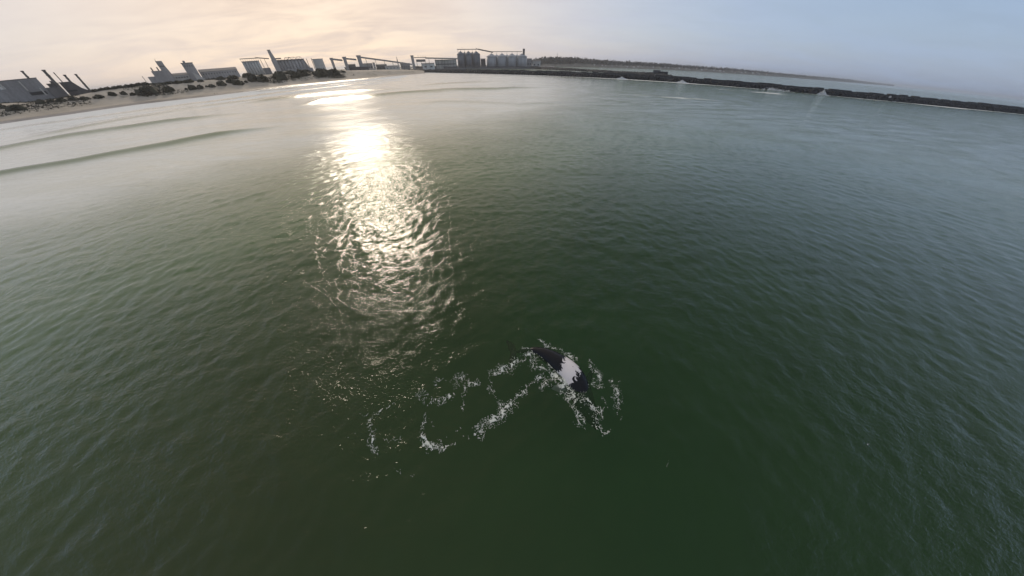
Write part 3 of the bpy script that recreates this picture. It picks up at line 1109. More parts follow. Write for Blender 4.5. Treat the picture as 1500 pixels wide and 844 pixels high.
# --- transfer towers and galleries
TOW = []
for (px, py), rx, D, lab in (((484.5, 85), 487.2, 1150, 'left'), ((503, 83.4), 506.5, 1200, 'mid'), ((523.5, 81.2), 528, 1240, 'right')):
    S = Site(px, D)
    r = S.root('transfer_tower')
    x0, zt = S.xz(px - 2.2, py); x1, _ = S.xz(rx, py)
    MB().box(x0 + 1.2, x1 - .8, 1, 7, 0, zt - 5).build('shaft', M_CONC, r)
    MB().box(x0, x1, 0, 8, zt - 4.997, zt - .8).build('head_house', M_GREY, r)
    MB().box(x0 - .4, x1 + .4, -.4, 8.4, zt - .797, zt).build('roof', M_ROOF, r)
    tag(r, {'left': 'leftmost of the three conveyor transfer towers, right of the pale box building',
            'mid': 'middle one of the three conveyor transfer towers',
            'right': 'rightmost and tallest of the three conveyor transfer towers, holding the long gallery'}[lab], 'tower', 'conveyor transfer towers')


def gallery(pa, Da, pb, Db, label, w=4.0, legs=0, zg=3.0, mat=None, deep=3.8):
    a, b = at(*pa, Da), at(*pb, Db)
    r = empty('conveyor_gallery', (a.x, a.y, 0))
    o = Vector((a.x, a.y, 0))
    MB().bar(a - o, b - o, w, deep).build('gallery', mat or M_GREY, r)
    MB().bar(a - o + Vector((0, 0, deep / 2 + .2)), b - o + Vector((0, 0, deep / 2 + .2)), w + .6, .35).build('roof', M_ROOF, r)
    for i in range(legs):
        p = (a - o).lerp(b - o, (i + .5) / legs)
        for q in (-1.2, 1.2):
            MB().bar((p.x + q * 1.5, p.y, zg - 4), (p.x + q * .6, p.y, p.z - deep / 2), .55).build('leg', M_STEEL, r)
    tag(r, label, 'conveyor', 'conveyor galleries')


gallery((487, 87), 1152, (501, 88.6), 1198, 'short conveyor gallery between the left and middle transfer towers')
gallery((507, 86.2), 1204, (521.5, 87.6), 1238, 'short conveyor gallery between the middle and right transfer towers')
gallery((528, 84.2), 1246, (603, 94.5), 1400, 'long inclined conveyor gallery falling to the right from the tallest transfer tower', legs=6)

# --- harbour clutter between the towers and the silos
def shed(pl, pr, D, depth, label, wall, name='shed', pitch=3.0, n_open=4, zg=None, cat='shed'):
    S = Site((pl[0] + pr[0]) / 2, D, zg)
    r = S.root(name)
    x0, z0 = S.xz(*pl); x1, z1 = S.xz(*pr)
    roofed(r, x0, x1, 0, depth, -3, (z0 + z1) / 2, wall, M_ROOF, pitch)
    zz = (z0 + z1) / 2
    if n_open:
        openings(r, x0 + 1.5, x1 - 1.5, 0, zz * .3, zz * .5, n_open, (x1 - x0) / n_open * .35)
    tag(r, label, cat)
    return r, S


shed((505, 94), (520, 93.5), 1260, 24, 'dark port shed behind the moored dark hull', M_DGREY)
shed((530, 92.5), (545, 92.5), 1290, 24, 'brownish-grey port shed under the start of the long gallery', M_CONC)
shed((545.5, 91.5), (548.5, 91.5), 1280, 6, 'narrow grey tower-like block under the long gallery', M_CONC, 'tower_block', 0, 0, cat='building')
shed((550, 94), (566, 94), 1300, 24, 'dark low port shed under the middle of the long gallery', M_DGREY)
shed((563.5, 96), (585, 96), 1285, 20, 'light grey port shed under the right part of the long gallery', M_PALE)
shed((537, 100), (551, 100.5), 1235, 16, 'small bright white shed at the right end of the moored dark hull', M_WHITE, n_open=3)
shed((586, 92.4), (600, 93), 1420, 20, 'dim grey shed left of the gantry tower', M_GREY)

S = Site(522, 1222)
r = S.root('moored_ship')
x0, z0 = S.xz(504, 99.5); x1, z1 = S.xz(540, 100.2); xb, zb = S.xz(514, 106)
hz = max(min(zb, z0 - 5), 0)
L = x1 - x0
rings = []
for k in range(13):
    t = k / 12
    x = x0 + L * t
    b = 7.5 * (math.sin(PI * min(t / .32, 1) / 2) ** .8 if t < .32 else 1.0) * (0.82 if t > .95 else 1)
    sheer = z0 + 1.8 * max(0, (.3 - t) / .3) ** 2
    xo = 5.5 * (1 - t) ** 3
    rings.append([(x, 8 - b, sheer), (x + xo, 8 - b * .75, hz - 3), (x + xo, 8 + b * .75, hz - 3), (x, 8 + b, sheer)])
vs = [p for g in rings for p in g]
fs = []
for k in range(12):
    for j in range(4):
        fs.append((k * 4 + j, k * 4 + (j + 1) % 4, k * 4 + 4 + (j + 1) % 4, k * 4 + 4 + j))
fs += [(0, 3, 2, 1), (48, 49, 50, 51)]
m = MB()
m.add(vs, fs)
m.build('hull', M_HULL, r)
MB().box(x0 + L * .78, x0 + L * .93, 3, 13, z0 + .003, z0 + 4.5).build('deckhouse', M_CONC, r)
MB().bar((x0 + L * .3, 8, z0), (x0 + L * .3, 8, z0 + 9), .5).build('mast', M_STEEL, r)
MB().bar((x0 + L * .3, 8, z0 + 3), (x0 + L * .5, 8, z0 + 8), .35).build('derrick', M_STEEL, r)
MB().box(x0 + L * .36, x0 + L * .7, 4, 12, z0 + .003, z0 + 1.1).build('hatch', M_DGREY, r)
tag(r, 'dark-hulled vessel lying low at the end of the beach under the transfer towers', 'ship')

S = Site(581, 1500)
r = S.root('spire')
x, zt = S.xz(580.5, 82.3)
_, zb = S.xz(581.5, 90)
MB().box(x - 2, x + 2, 0, 4, 0, zb).build('tower', M_CONC, r)
MB().lathe([(2.4, zb + .003), (.12, zt)], x, 2, 8).build('steeple', M_ROOF, r)
tag(r, 'thin pointed spire over the right end of the long gallery', 'spire')

S = Site(603, 1420, 3.4)
r = S.root('gantry_tower')
x0, zt = S.xz(601, 81.2); x1, _ = S.xz(605.5, 81.5)
MB().box(x0 + .8, x1 - .5, 1, 8, 0, zt - 6).build('shaft', M_CONC, r)
MB().box(x0, x1, 0, 9, zt - 5.997, zt - .7).build('head_house', M_GREY, r)
MB().box(x0 - .4, x1 + .4, -.4, 9.4, zt - .697, zt).build('roof', M_ROOF, r)
tag(r, 'grey tower at the root of the mole where the long gallery ends', 'tower')

S = Site(616, 1425, 3.4)
r = S.root('ship_loader')
xa, za = S.xz(606, 84); xb, zb = S.xz(624, 84.5)
MB().box(xa, xb, 3, 6, za - 2.2, za).build('boom', M_STEEL, r)
x2, z2 = S.xz(609, 86); x3, z3 = S.xz(623, 87)
MB().box(x2, x3, 1, 12, z3 - 8, z3).build('machine_house', M_DGREY, r)
for x in (x2 + 1, (x2 + x3) / 2, x3 - 1):
    MB().bar((x - 2, 6, 0), (x, 6, z3 - 8.003), .8).build('leg', M_STEEL, r)
    MB().bar((x + 2, 6, 0), (x, 6, z3 - 8.003), .8).build('leg', M_STEEL, r)
xm, zm = S.xz(612, 80.6)
MB().bar((xm, 5, za), (xm + .3, 5, zm), .7).build('mast', M_STEEL, r)
for px, py in ((616, 81.5), (619, 81.5), (622.5, 82)):
    x, z = S.xz(px, py)
    MB().bar((x - 1, 5, za), (x + 1, 5, z), .4).build('strut', M_STEEL, r)
    MB().bar((x + 1, 5, z), (x + 4, 5, za), .3).build('strut', M_STEEL, r)
tag(r, 'dark ship loader with masts and struts, right of the gantry tower', 'ship loader')

shed((617.5, 92.4), (636, 92), 1440, 26, 'white warehouse with a dark door, left of the pale framed building', M_WHITE, 'warehouse', 3, 2, 3.4, 'warehouse')
S = Site(652, 1470, 3.4)
r = S.root('framed_building')
x0, zt = S.xz(637, 87.6); x1, _ = S.xz(668, 87)
MB().box(x0, x1, 2, 24, 0, zt - 2).build('wall', M_PALE, r)
MB().box(x0 - .6, x1 + .6, 1, 25, zt - 1.997, zt).build('roof', M_STEEL, r)
for i in range(8):
    x = x0 + (x1 - x0) * i / 7
    MB().box(x - .7, x + .7, .6, 1.997, 0, zt - 2.003).build('column', M_DGREY, r)
MB().box(x0 + 2, x1 - 2, 1.2, 1.99, zt * .45, zt * .55).build('beam', M_STEEL, r)
tag(r, 'pale building with dark vertical columns, left of the dark silos', 'building')
gallery((623, 85.2), 1428, (670, 86.2), 1490, 'level conveyor gallery running over the pale framed building to the dark silos', legs=5)

# --- silos
def silo(cx, w, ysh, yap, D, mat, label, grp, ribs=True):
    S = Site(cx, D, 3.4)
    r = S.root('grain_silo')
    x0, _ = S.xz(cx - w / 2, ysh); x1, zs = S.xz(cx + w / 2, ysh); _, za = S.xz(cx, yap)
    rad = (x1 - x0) / 2
    prof = [(rad * .995, 0)]
    shell = MB().lathe([(rad * .985, 0), (rad * .985, zs)], (x0 + x1) / 2, 0, 28).build('shell', mat, r, True)
    for i in range(7):
        z = zs * (i + .6) / 7.2
        MB().lathe([(rad, z), (rad, z + .5)], (x0 + x1) / 2, 0, 28).build('hoop', mat, shell, True)
    MB().lathe([(rad * 1.02, zs + .003), (rad * 1.02, zs + .5), (rad * .16, za - .8), (rad * .16, za)], (x0 + x1) / 2, 0, 28).build('cone_roof', mat, r)
    for q in range(3):
        a = -PI / 2 + (q - 1) * .7
        x, y = (x0 + x1) / 2 + math.cos(a) * rad * 1.01, math.sin(a) * rad * 1.01
        MB().box(x - .2, x + .2, y - .2, y + .2, 0, zs - .5).build('stiffener', M_STEEL, shell)
    tag(r, label, 'silo', grp)
    return S


for cx, lab in ((674.8, 'leftmost of the three dark grey silos'), (686.3, 'middle one of the three dark grey silos'), (697.6, 'rightmost of the three dark grey silos')):
    silo(cx, 11.2, 79.5, 75.2, 1520, M_DSILO, lab, 'dark silos on the quay')
for cx, lab in ((720, 'leftmost of the four pale silos'), (735.3, 'second from the left of the four pale silos'), (750, 'third from the left of the four pale silos'), (764.6, 'rightmost of the four pale silos, beside the lift tower')):
    silo(cx, 14.9, 83.0, 78.6, 1540, M_SILO, lab, 'pale silos on the quay')
for cx, lab in ((680.6, 'rear dark silo showing between the left and middle dark silos'), (692, 'rear dark silo showing between the middle and right dark silos')):
    silo(cx, 10.6, 80.2, 76.4, 1552, M_DSILO, lab, 'dark silos on the quay')
for cx, lab in ((727.6, 'rear pale silo showing between the first and second pale silos'), (742.6, 'rear pale silo showing between the second and third pale silos'), (757.3, 'rear pale silo showing between the third and fourth pale silos')):
    silo(cx, 13.4, 84.2, 80.0, 1578, M_SILO, lab, 'pale silos on the quay')
S = Site(686, 1520, 3.4)
r = S.root('silo_top_gallery')
x0, zt = S.xz(669.5, 72); x1, _ = S.xz(700, 71.6)
MB().box(x0, x1, -2, 2, zt - 2.4, zt).build('gallery', M_STEEL, r)
for px in (671, 675, 681, 686, 692, 697):
    x, zb = S.xz(px, 77.5)
    MB().box(x - .5, x + .5, -.5, .5, zb - 3, zt - 2.403).build('post', M_STEEL, r)
x, z = S.xz(676.5, 68.5)
MB().box(x - .3, x + .3, -.3, .3, zt + .003, z).build('mast', M_STEEL, r)
x, z = S.xz(698, 70.8)
MB().box(x - 2, x + 2, -2.5, 2.5, zt + .003, z).build('head_house', M_DGREY, r)
tag(r, 'conveyor gallery on posts over the three dark silos', 'conveyor')
gallery((700, 72.3), 1522, (722, 76.8), 1538, 'inclined conveyor gallery linking the dark silos to the pale silos', 3.2, mat=M_STEEL)
S = Site(742, 1540, 3.4)
r = S.root('silo_top_gallery')
x0, zt = S.xz(719, 75.4); x1, _ = S.xz(765, 75.6)
MB().box(x0, x1, -1.8, 1.8, zt - 2, zt).build('gallery', M_STEEL, r)
for px in (720, 727.5, 735.3, 742.5, 750, 757.5):
    x, zb = S.xz(px, 79)
    MB().box(x - .45, x + .45, -.45, .45, zb - 1.5, zt - 2.003).build('post', M_STEEL, r)
tag(r, 'level conveyor gallery on posts over the four pale silos', 'conveyor')
S = Site(767, 1530, 3.4)
r = S.root('lift_tower')
x0, zt = S.xz(765.8, 71.4); x1, _ = S.xz(769, 71.4); _, zn = S.xz(767, 77)
MB().box(x0 + .4, x1 - .4, 1.5, 6, 0, zn).build('shaft', M_STEEL, r)
MB().box(x0, x1, 1, 7, zn + .003, zt - .6).build('head_house', M_DGREY, r)
MB().box(x0 - .3, x1 + .3, .7, 7.3, zt - .597, zt).build('roof', M_ROOF, r)
tag(r, 'narrow dark lift tower at the right end of the pale silos', 'tower')
for (pl, pr, D, wall, lab) in (((772, 85.5), (779, 85.5), 1560, M_CONC, 'grey shed touching the right side of the pale silos'), ((780, 88.5), (792, 88.5), 1590, M_PALE, 'low pale shed right of the grey one beside the silos'),
                               ((704, 85.5), (711, 86), 1560, M_DGREY, 'dark shed in the gap between dark and pale silos')):
    shed(pl, pr, D, 22, lab, wall, 'shed', 3, 2, 3.4)
S = Site(700, QD + 14, 3.4)
r = S.root('quay_wall')
for i in range(22):
    x0, z1 = S.xz(606 + i * 8.2, 97.4); x1, _ = S.xz(606 + (i + 1) * 8.2 - .25, 97.4)
    MB().box(x0, x1, 0, 9, -2, z1 + random.uniform(-.8, .5)).build('wall_section', M_DGREY, r)
tag(r, 'long dark wall along the quay below the silos', 'wall')

# --- far houses and the mast in the trees
rr = random.Random(21)
for i in range(34):
    px = 868 + 262 * (i + rr.uniform(.1, .9)) / 34
    a = azel(px, 100)[0]
    d = float(coast_d(a)) + rr.uniform(30, 105)
    z = float(coast_z(a, min(1, (d - float(coast_d(a))) / 230))) * 0.95
    s = d * .0040 * rr.uniform(.7, 1.3)
    m = MB()
    m.box(-s / 2, s / 2, -s * .3, s * .3, -4, s * .45)
    o = empty('house', (math.sin(a) * d, math.cos(a) * d, z), -a + rr.uniform(-.4, .4))
    m.build('wall', rr.choice([M_WHITE, M_WHITE, M_PALE, M_CONC]), o)
    m = MB()
    h = s * .45 + .01
    m.add([(-s * .55, -s * .35, h), (s * .55, -s * .35, h), (s * .55, s * .35, h), (-s * .55, s * .35, h), (-s * .55, 0, h + s * .25), (s * .55, 0, h + s * .25)], [(0, 1, 5, 4), (2, 3, 4, 5), (0, 4, 3), (1, 2, 5), (0, 3, 2, 1)])
    m.build('roof', rr.choice([M_BRICK, M_ROOF, M_ROOF]), o)
    tag(o, 'tiny pale house among the trees on the far shore', 'house', 'houses on the far shore')
a = azel(816.5, 90)[0]
p = at(816.5, 77.5, 2950)
o = empty('radio_mast', (p.x, p.y, 20), -a)
MB().lathe([(1.6, 0), (.9, p.z - 24), (.3, p.z - 20)], 0, 0, 6).build('pole', M_STEEL, o)
MB().box(-4, 4, -.6, .6, p.z - 30, p.z - 28.5).build('platform', M_STEEL, o)
tag(o, 'thin radio mast rising out of the far trees', 'mast')


# ------------------------------------------------------------------ moles
def smooth_line(pts, step):
    out = []
    n = len(pts)
    for i in range(n - 1):
        p0, p1, p2, p3 = pts[max(i - 1, 0)], pts[i], pts[i + 1], pts[min(i + 2, n - 1)]
        k = max(2, int((p2 - p1).length / step))
        for j in range(k):
            t = j / k
            out.append(0.5 * ((2 * p1) + (p2 - p0) * t + (2 * p0 - 5 * p1 + 4 * p2 - p3) * t * t + (3 * p1 - p0 - 3 * p2 + p3) * t ** 3))
    out.append(pts[-1].copy())
    return out


def rock_mesh(vs, fs, c, s, rr):
    """an uneven boulder"""
    base = [(-1, -1, -1), (1, -1, -1), (1, 1, -1), (-1, 1, -1), (-1, -1, 1), (1, -1, 1), (1, 1, 1), (-1, 1, 1)]
    M = Matrix.Rotation(rr.uniform(0, 6.28), 3, Vector((rr.gauss(0, 1), rr.gauss(0, 1), rr.gauss(0, 1))).normalized())
    i = len(vs)
    for b in base:
        q = Vector((b[0] * rr.uniform(.55, 1), b[1] * rr.uniform(.55, 1), b[2] * rr.uniform(.55, 1))) * s
        vs.append(tuple(M @ q + c))
    fs += [tuple(i + k for k in f) for f in ((0, 3, 2, 1), (4, 5, 6, 7), (0, 1, 5, 4), (1, 2, 6, 5), (2, 3, 7, 6), (3, 0, 4, 7))]


def build_mole():
    TOPX = [590, 640, 690, 750, 820, 900, 985, 1060, 1140, 1200, 1260, 1320, 1380, 1440, 1500, 1600]
    TOPY = [102.4, 102.8, 103.2, 103.9, 105.7, 108.7, 113.3, 119, 125, 130.6, 136.5, 141, 147.3, 152.8, 158.8, 168]
    ta = np.array([azel(p, q)[0] for p, q in zip(TOPX, TOPY)])
    te = np.array([azel(p, q)[1] for p, q in zip(TOPX, TOPY)])
    line = smooth_line(MOLE, 11.0)
    rr = random.Random(3)
    root = tag(empty('breakwater', MOLE[6]), 'long dark breakwater curving from the port across the right half of the sea', 'breakwater')
    o = MOLE[6]
    rv, rf = [], []
    for k, (p, q) in enumerate(zip(line[:-1], line[1:])):
        d = (q - p).normalized()
        s = Vector((d.y, -d.x, 0))
        if s.dot(-p) < 0:
            s = -s                                       # towards the camera
        a = math.atan2(p.x, p.y)
        D = p.length
        zt = max(CAM_H + D * math.tan(float(np.interp(a, ta, te))), 4.0) + 1.5 + rr.uniform(-.8, .7)
        g = 0.12
        A, B = p + d * g - o, q - d * g - o
        zs = zt * rr.uniform(.62, .7)
        m = MB()
        prof = [(7.5, -3), (6.2, zs), (2.6, zs + .25), (2.2, zt), (-2.5, zt), (-6, -3)]
        vs = [tuple(A + s * u + Vector((0, 0, z))) for u, z in prof] + [tuple(B + s * u + Vector((0, 0, z))) for u, z in prof]
        n = len(prof)
        fs = [(i, (i + 1) % n, n + (i + 1) % n, n + i) for i in range(n)] + [tuple(range(n - 1, -1, -1)), tuple(range(n, 2 * n))]
        m.add(vs, fs)
        m.build('wall_section', M_WALL, root)
        # armour stones on the sea side
        for j in range(13):
            t, u = rr.random(), rr.random() ** 1.3
            c = A.lerp(B, t) + s * (6.5 + 7.5 * u) + Vector((0, 0, zs * (1 - u) * .8 - .2 + rr.uniform(-.3, .5)))
            rock_mesh(rv, rf, c, rr.uniform(.9, 2.7), rr)
    me = bpy.data.meshes.new('armour_stones')
    me.from_pydata(rv, [], rf)
    st = link('armour_stones', me, M_ROCK, root)
    st['kind'] = 'stuff'
    st.location = (0, 0, 0)
    # little posts on the crest
    for px, hgt, mat in ((1041, 2.6, M_WHITE), (1078, 3.0, M_WHITE), (1094, 3.0, M_WHITE), (1118, 2.4, M_WHITE), (806, 2.4, M_WHITE), (845, 2.4, M_WHITE), (1233, 3.2, M_STEEL), (870, 2.2, M_WHITE), (955, 2.4, M_WHITE)):
        a = azel(px, 120)[0]
        k = min(range(len(line)), key=lambda i: abs(math.atan2(line[i].x, line[i].y) - a))
        p = line[k]
        zt = CAM_H + p.length * math.tan(float(np.interp(a, ta, te)))
        b = MB()
        b.lathe([(.35, zt - 1.2), (.3, zt + hgt - .5), (.45, zt + hgt - .45), (.45, zt + hgt)], p.x - o.x, p.y - o.y, 8)
        b.build('post', mat, root)
    return line, ta, te


mole_line, _ta, _te = build_mole()
a = azel(834.5, 104)[0]
p = Vector((math.sin(a), math.cos(a), 0)) * 668
zt = CAM_H + 668 * math.tan(float(np.interp(a, _ta, _te)))
_, ez = azel(834.5, 99.6)
hb = CAM_H + 668 * math.tan(ez)
o = empty('beacon', (p.x, p.y, zt - .5), -a)
MB().lathe([(1.1, 0), (1.0, .8), (.55, .9), (.5, hb - zt - .9)], 0, 0, 10).build('column', M_STEEL, o, True)
MB().lathe([(.75, hb - zt - .897), (.75, hb - zt), (.3, hb - zt + .5)], 0, 0, 10).build('lantern', M_STEEL, o)
tag(o, 'dark beacon post standing on the breakwater below the far woods', 'beacon')


def inner_mole():
    PX = [778, 820, 860, 900, 930, 960, 985]
    PD = [1500, 1320, 1180, 1060, 990, 940, 905]
    PT = [97.4, 99.4, 102, 104.3, 105.8, 106.6, 111.5]
    rr = random.Random(8)
    pts = []
    for px, d, y in zip(PX, PD, PT):
        a, e = azel(px, y)
        pts.append(Vector((math.sin(a) * d, math.cos(a) * d, max(CAM_H + d * math.tan(e), 1.5))))
    line = smooth_line(pts, 9.0)
    o = Vector((pts[-2].x, pts[-2].y, 0))
    root = tag(empty('rubble_mole', o), 'rough rubble mole inside the breakwater, ending under the small blockhouse', 'mole')
    core, rv, rf = MB(), [], []
    for k, (p, q) in enumerate(zip(line[:-1], line[1:])):
        d = Vector((q.x - p.x, q.y - p.y, 0)).normalized()
        s = Vector((d.y, -d.x, 0))
        prof = [(16, -2), (5, .96), (-5, .96), (-16, -2)]
        vs = [Vector((r.x, r.y, 0)) - o + s * u + Vector((0, 0, z if z < 0 else r.z * z)) for r in (p, q) for u, z in prof]
        core.add(vs, [(0, 1, 5, 4), (1, 2, 6, 5), (2, 3, 7, 6), (0, 3, 2, 1), (4, 5, 6, 7)])
        for j in range(14):
            u = rr.uniform(-16, 16)
            zz = p.z * min(1, 1.15 - abs(u) / 16) - .3
            c = Vector((p.x, p.y, 0)).lerp(Vector((q.x, q.y, 0)), rr.random()) - o + s * u + Vector((0, 0, zz + rr.uniform(-.4, .8)))
            rock_mesh(rv, rf, c, rr.uniform(.7, 1.7), rr)
    core.build('core', M_ROCK, root)
    me = bpy.data.meshes.new('rubble')
    me.from_pydata(rv, [], rf)
    st = link('rubble', me, M_ROCK, root)
    st['kind'] = 'stuff'
    S = Site(967, 935, 6)
    r = S.root('blockhouse')
    x0, zt = S.xz(957.5, 102.6); x1, _ = S.xz(968, 102.8)
    x2, z2 = S.xz(979, 105.5)
    MB().box(x0, x1, 0, 8, -3, zt - .8).build('wall', M_DGREY, r)
    MB().box(x0 - .5, x1 + .5, -.5, 8.5, zt - .797, zt).build('roof', M_STEEL, r)
    MB().box(x1 + .003, x2, 1, 7, -3, z2).build('terrace', M_WALL, r)
    openings(r, x0 + 1, x1 - 1, 0, (zt - 3) * .5, (zt - 3) * .85, 3, 1.6)
    for k in range(5):
        x = x1 + 1.5 + (x2 - x1 - 2) * k / 4
        MB().box(x - .15, x + .15, 1.2, 1.5, z2 + .003, z2 + 2.6).build('railing_post', M_STEEL, r)
    tag(r, 'small dark blockhouse with a railed terrace at the head of the rubble mole', 'blockhouse')


inner_mole()


# ------------------------------------------------------------------ whale
SPINE = [(748, 517, -0.62, 0.10), (757, 515.5, -0.55, 0.17), (772, 513.5, -0.42, 0.30), (785, 515, -0.26, 0.44), (799, 520, -0.20, 0.66), (813, 529, -0.24, 0.86), (827, 540, -0.34, 1.00),
         (838, 552, -0.42, 1.08), (846, 566, -0.60, 1.05), (852, 580, -0.90, 0.98), (858, 594, -1.15, 0.84), (865, 609, -1.35, 0.62), (872, 622, -1.50, 0.34), (876, 629, -1.56, 0.12)]
SP = smooth_line([gnd(x, y, z - 0.06) for x, y, z, _ in SPINE], 0.12)
_t = np.linspace(0, 1, len(SPINE))


def whale_mesh():
    P = np.array([tuple(gnd(x, y, z - 0.06)) for x, y, z, _ in SPINE])
    RD = np.array([r for *_, r in SPINE])
    n = 90
    tt = np.linspace(0, 1, n)
    # catmull-rom through smooth_line, then resampled
    L = np.array([tuple(p) for p in SP])
    cum = np.concatenate([[0], np.cumsum(np.linalg.norm(np.diff(L, axis=0), axis=1))])
    cp = np.array([cum[np.argmin(np.linalg.norm(L - p, axis=1))] for p in P])
    ss = np.linspace(0, cum[-1], n)
    C = np.stack([np.interp(ss, cum, L[:, k]) for k in range(3)], -1)
    rad = np.interp(ss, cp, RD)
    rad = np.convolve(np.pad(rad, 4, mode='edge'), np.ones(9) / 9, 'valid')
    T = np.gradient(C, axis=0)
    T /= np.linalg.norm(T, axis=1)[:, None]
    UPV = np.array([0, 0, 1.0])
    SD = np.cross(T, UPV)
    SD /= np.linalg.norm(SD, axis=1)[:, None]
    UV = np.cross(SD, T)
    m = MB()
    k = 28
    V, F = [], []
    for i in range(n):
        tail = max(0.0, 1 - i / n / 0.30)
        for j in range(k):
            th = 2 * PI * j / k
            rx = rad[i] * (1.04 - 0.42 * tail)
            rz = rad[i] * (0.94 + 0.14 * tail)
            V.append(C[i] + SD[i] * rx * math.cos(th) + UV[i] * rz * math.sin(th))
    for i in range(n - 1):
        for j in range(k):
            F.append((i * k + j, i * k + (j + 1) % k, (i + 1) * k + (j + 1) % k, (i + 1) * k + j))
    F.append(tuple(range(k - 1, -1, -1)))
    F.append(tuple((n - 1) * k + j for j in range(k)))
    m.add(V, F)

    def paddle(root, along, out, length, chord, thick, sweep, droop):
        """tapered blade: from root outwards"""
        q, st = [], 12
        along, out = Vector(along).normalized(), Vector(out).normalized()
        up = out.cross(along).normalized()
        prof = 10
        for i in range(st):
            t = i / (st - 1)
            w = chord * (0.62 + 1.1 * t - 1.55 * t * t) if t < .98 else chord * .05
            h = thick * (1 - .85 * t)
            c = Vector(root) + out * length * t + along * sweep * t * t + Vector((0, 0, -droop * t * t))
            for j in range(prof):
                th = 2 * PI * j / prof
                q.append(c + along * w / 2 * math.cos(th) + up * h / 2 * math.sin(th))
        f = [(i * prof + j, i * prof + (j + 1) % prof, (i + 1) * prof + (j + 1) % prof, (i + 1) * prof + j) for i in range(st - 1) for j in range(prof)]
        f += [tuple(range(prof - 1, -1, -1)), tuple((st - 1) * prof + j for j in range(prof))]
        m.add(q, f)
    for s in (-1, 1):
        paddle(C[2], -T[2], SD[2] * s, 1.65, 1.0, .26, .55, .1)
    i = int(n * .70)
    for s in (-1, 1):
        paddle(C[i] + SD[i] * s * rad[i] * .7, -T[i] + UV[i] * .15, SD[i] * s - T[i] * .5 - UV[i] * .15, 1.9, .95, .3, .3, .25)
    me = bpy.data.meshes.new('tmp')
    me.from_pydata([tuple(p) for p in m.v], [], m.f)
    o = bpy.data.objects.new('tmp', me)
    COL.objects.link(o)
    r = o.modifiers.new('r', 'REMESH')
    r.mode = 'VOXEL'
    r.voxel_size = 0.055
    sm = o.modifiers.new('s', 'SMOOTH')
    sm.iterations = 5
    dg = bpy.context.evaluated_depsgraph_get()
    out = bpy.data.meshes.new_from_object(o.evaluated_get(dg))
    bpy.data.objects.remove(o)
    co = np.empty(len(out.vertices) * 3, np.float32)
    out.vertices.foreach_get('co', co)
    co = co.reshape(-1, 3)
    d = ((co[:, None, :] - C[None, :, :]) ** 2).sum(-1)
    idx = d.argmin(1)
    u = idx / (n - 1.0)
    side = ((co - C[idx]) * SD[idx]).sum(1)
    for nm, arr in (('along', u), ('side', side)):
        q = out.attributes.new(nm, 'FLOAT', 'POINT')
        q.data.foreach_set('value', arr.astype(np.float32))
    out.name = 'whale'
    out.shade_smooth()
    return out


def whale_mat():
    m = bpy.data.materials.new('whale_skin')
    m.use_nodes = True
    t = m.node_tree
    t.nodes.clear()
    N = NT(t)
    g = N.n('ShaderNodeNewGeometry')
    pos = g.outputs['Position']
    u = N.n('ShaderNodeAttribute', dict(attribute_name='along')).outputs['Fac']
    sd_ = N.n('ShaderNodeAttribute', dict(attribute_name='side')).outputs['Fac']
    jag = N.m('MULTIPLY', N.m('SUBTRACT', N.noise(pos, 1.7, 5.0, 0.66, 0.9), 0.5), 0.24)
    uu = N.m('ADD', N.m('ADD', u, jag), N.m('MULTIPLY', sd_, -0.035))
    w = N.m('MULTIPLY', N.rng(uu, 0.480, 0.488), N.rng(uu, 0.618, 0.610))
    spot = N.rng(N.noise(pos, 5.0, 3.0, 0.6), 0.66, 0.70)
    black = N.mix(N.noise(pos, 2.0, 4.0, 0.6), (0.004, 0.004, 0.005, 1), (0.010, 0.009, 0.009, 1))
    white = N.mix(N.noise(pos, 1.3, 4.0, 0.6), (0.60, 0.55, 0.53, 1), (0.78, 0.73, 0.70, 1))
    c = N.mix(w, black, white)
    b = N.n('ShaderNodeBsdfPrincipled', None, Base_Color=c, Specular_IOR_Level=0.3, Roughness=N.m('ADD', 0.14, N.m('MULTIPLY', w, 0.15)))
    bn = N.n('ShaderNodeBump', None, Strength=0.6, Distance=0.02, Height=N.noise(pos, 9.0, 3.0, 0.6))
    N.set(b.inputs['Normal'], bn)
    N.n('ShaderNodeOutputMaterial', None, Surface=b)
    return m


whale = tag(link('whale', whale_mesh(), whale_mat()), 'black whale with a ragged white patch rolling at the surface amid foam', 'whale')

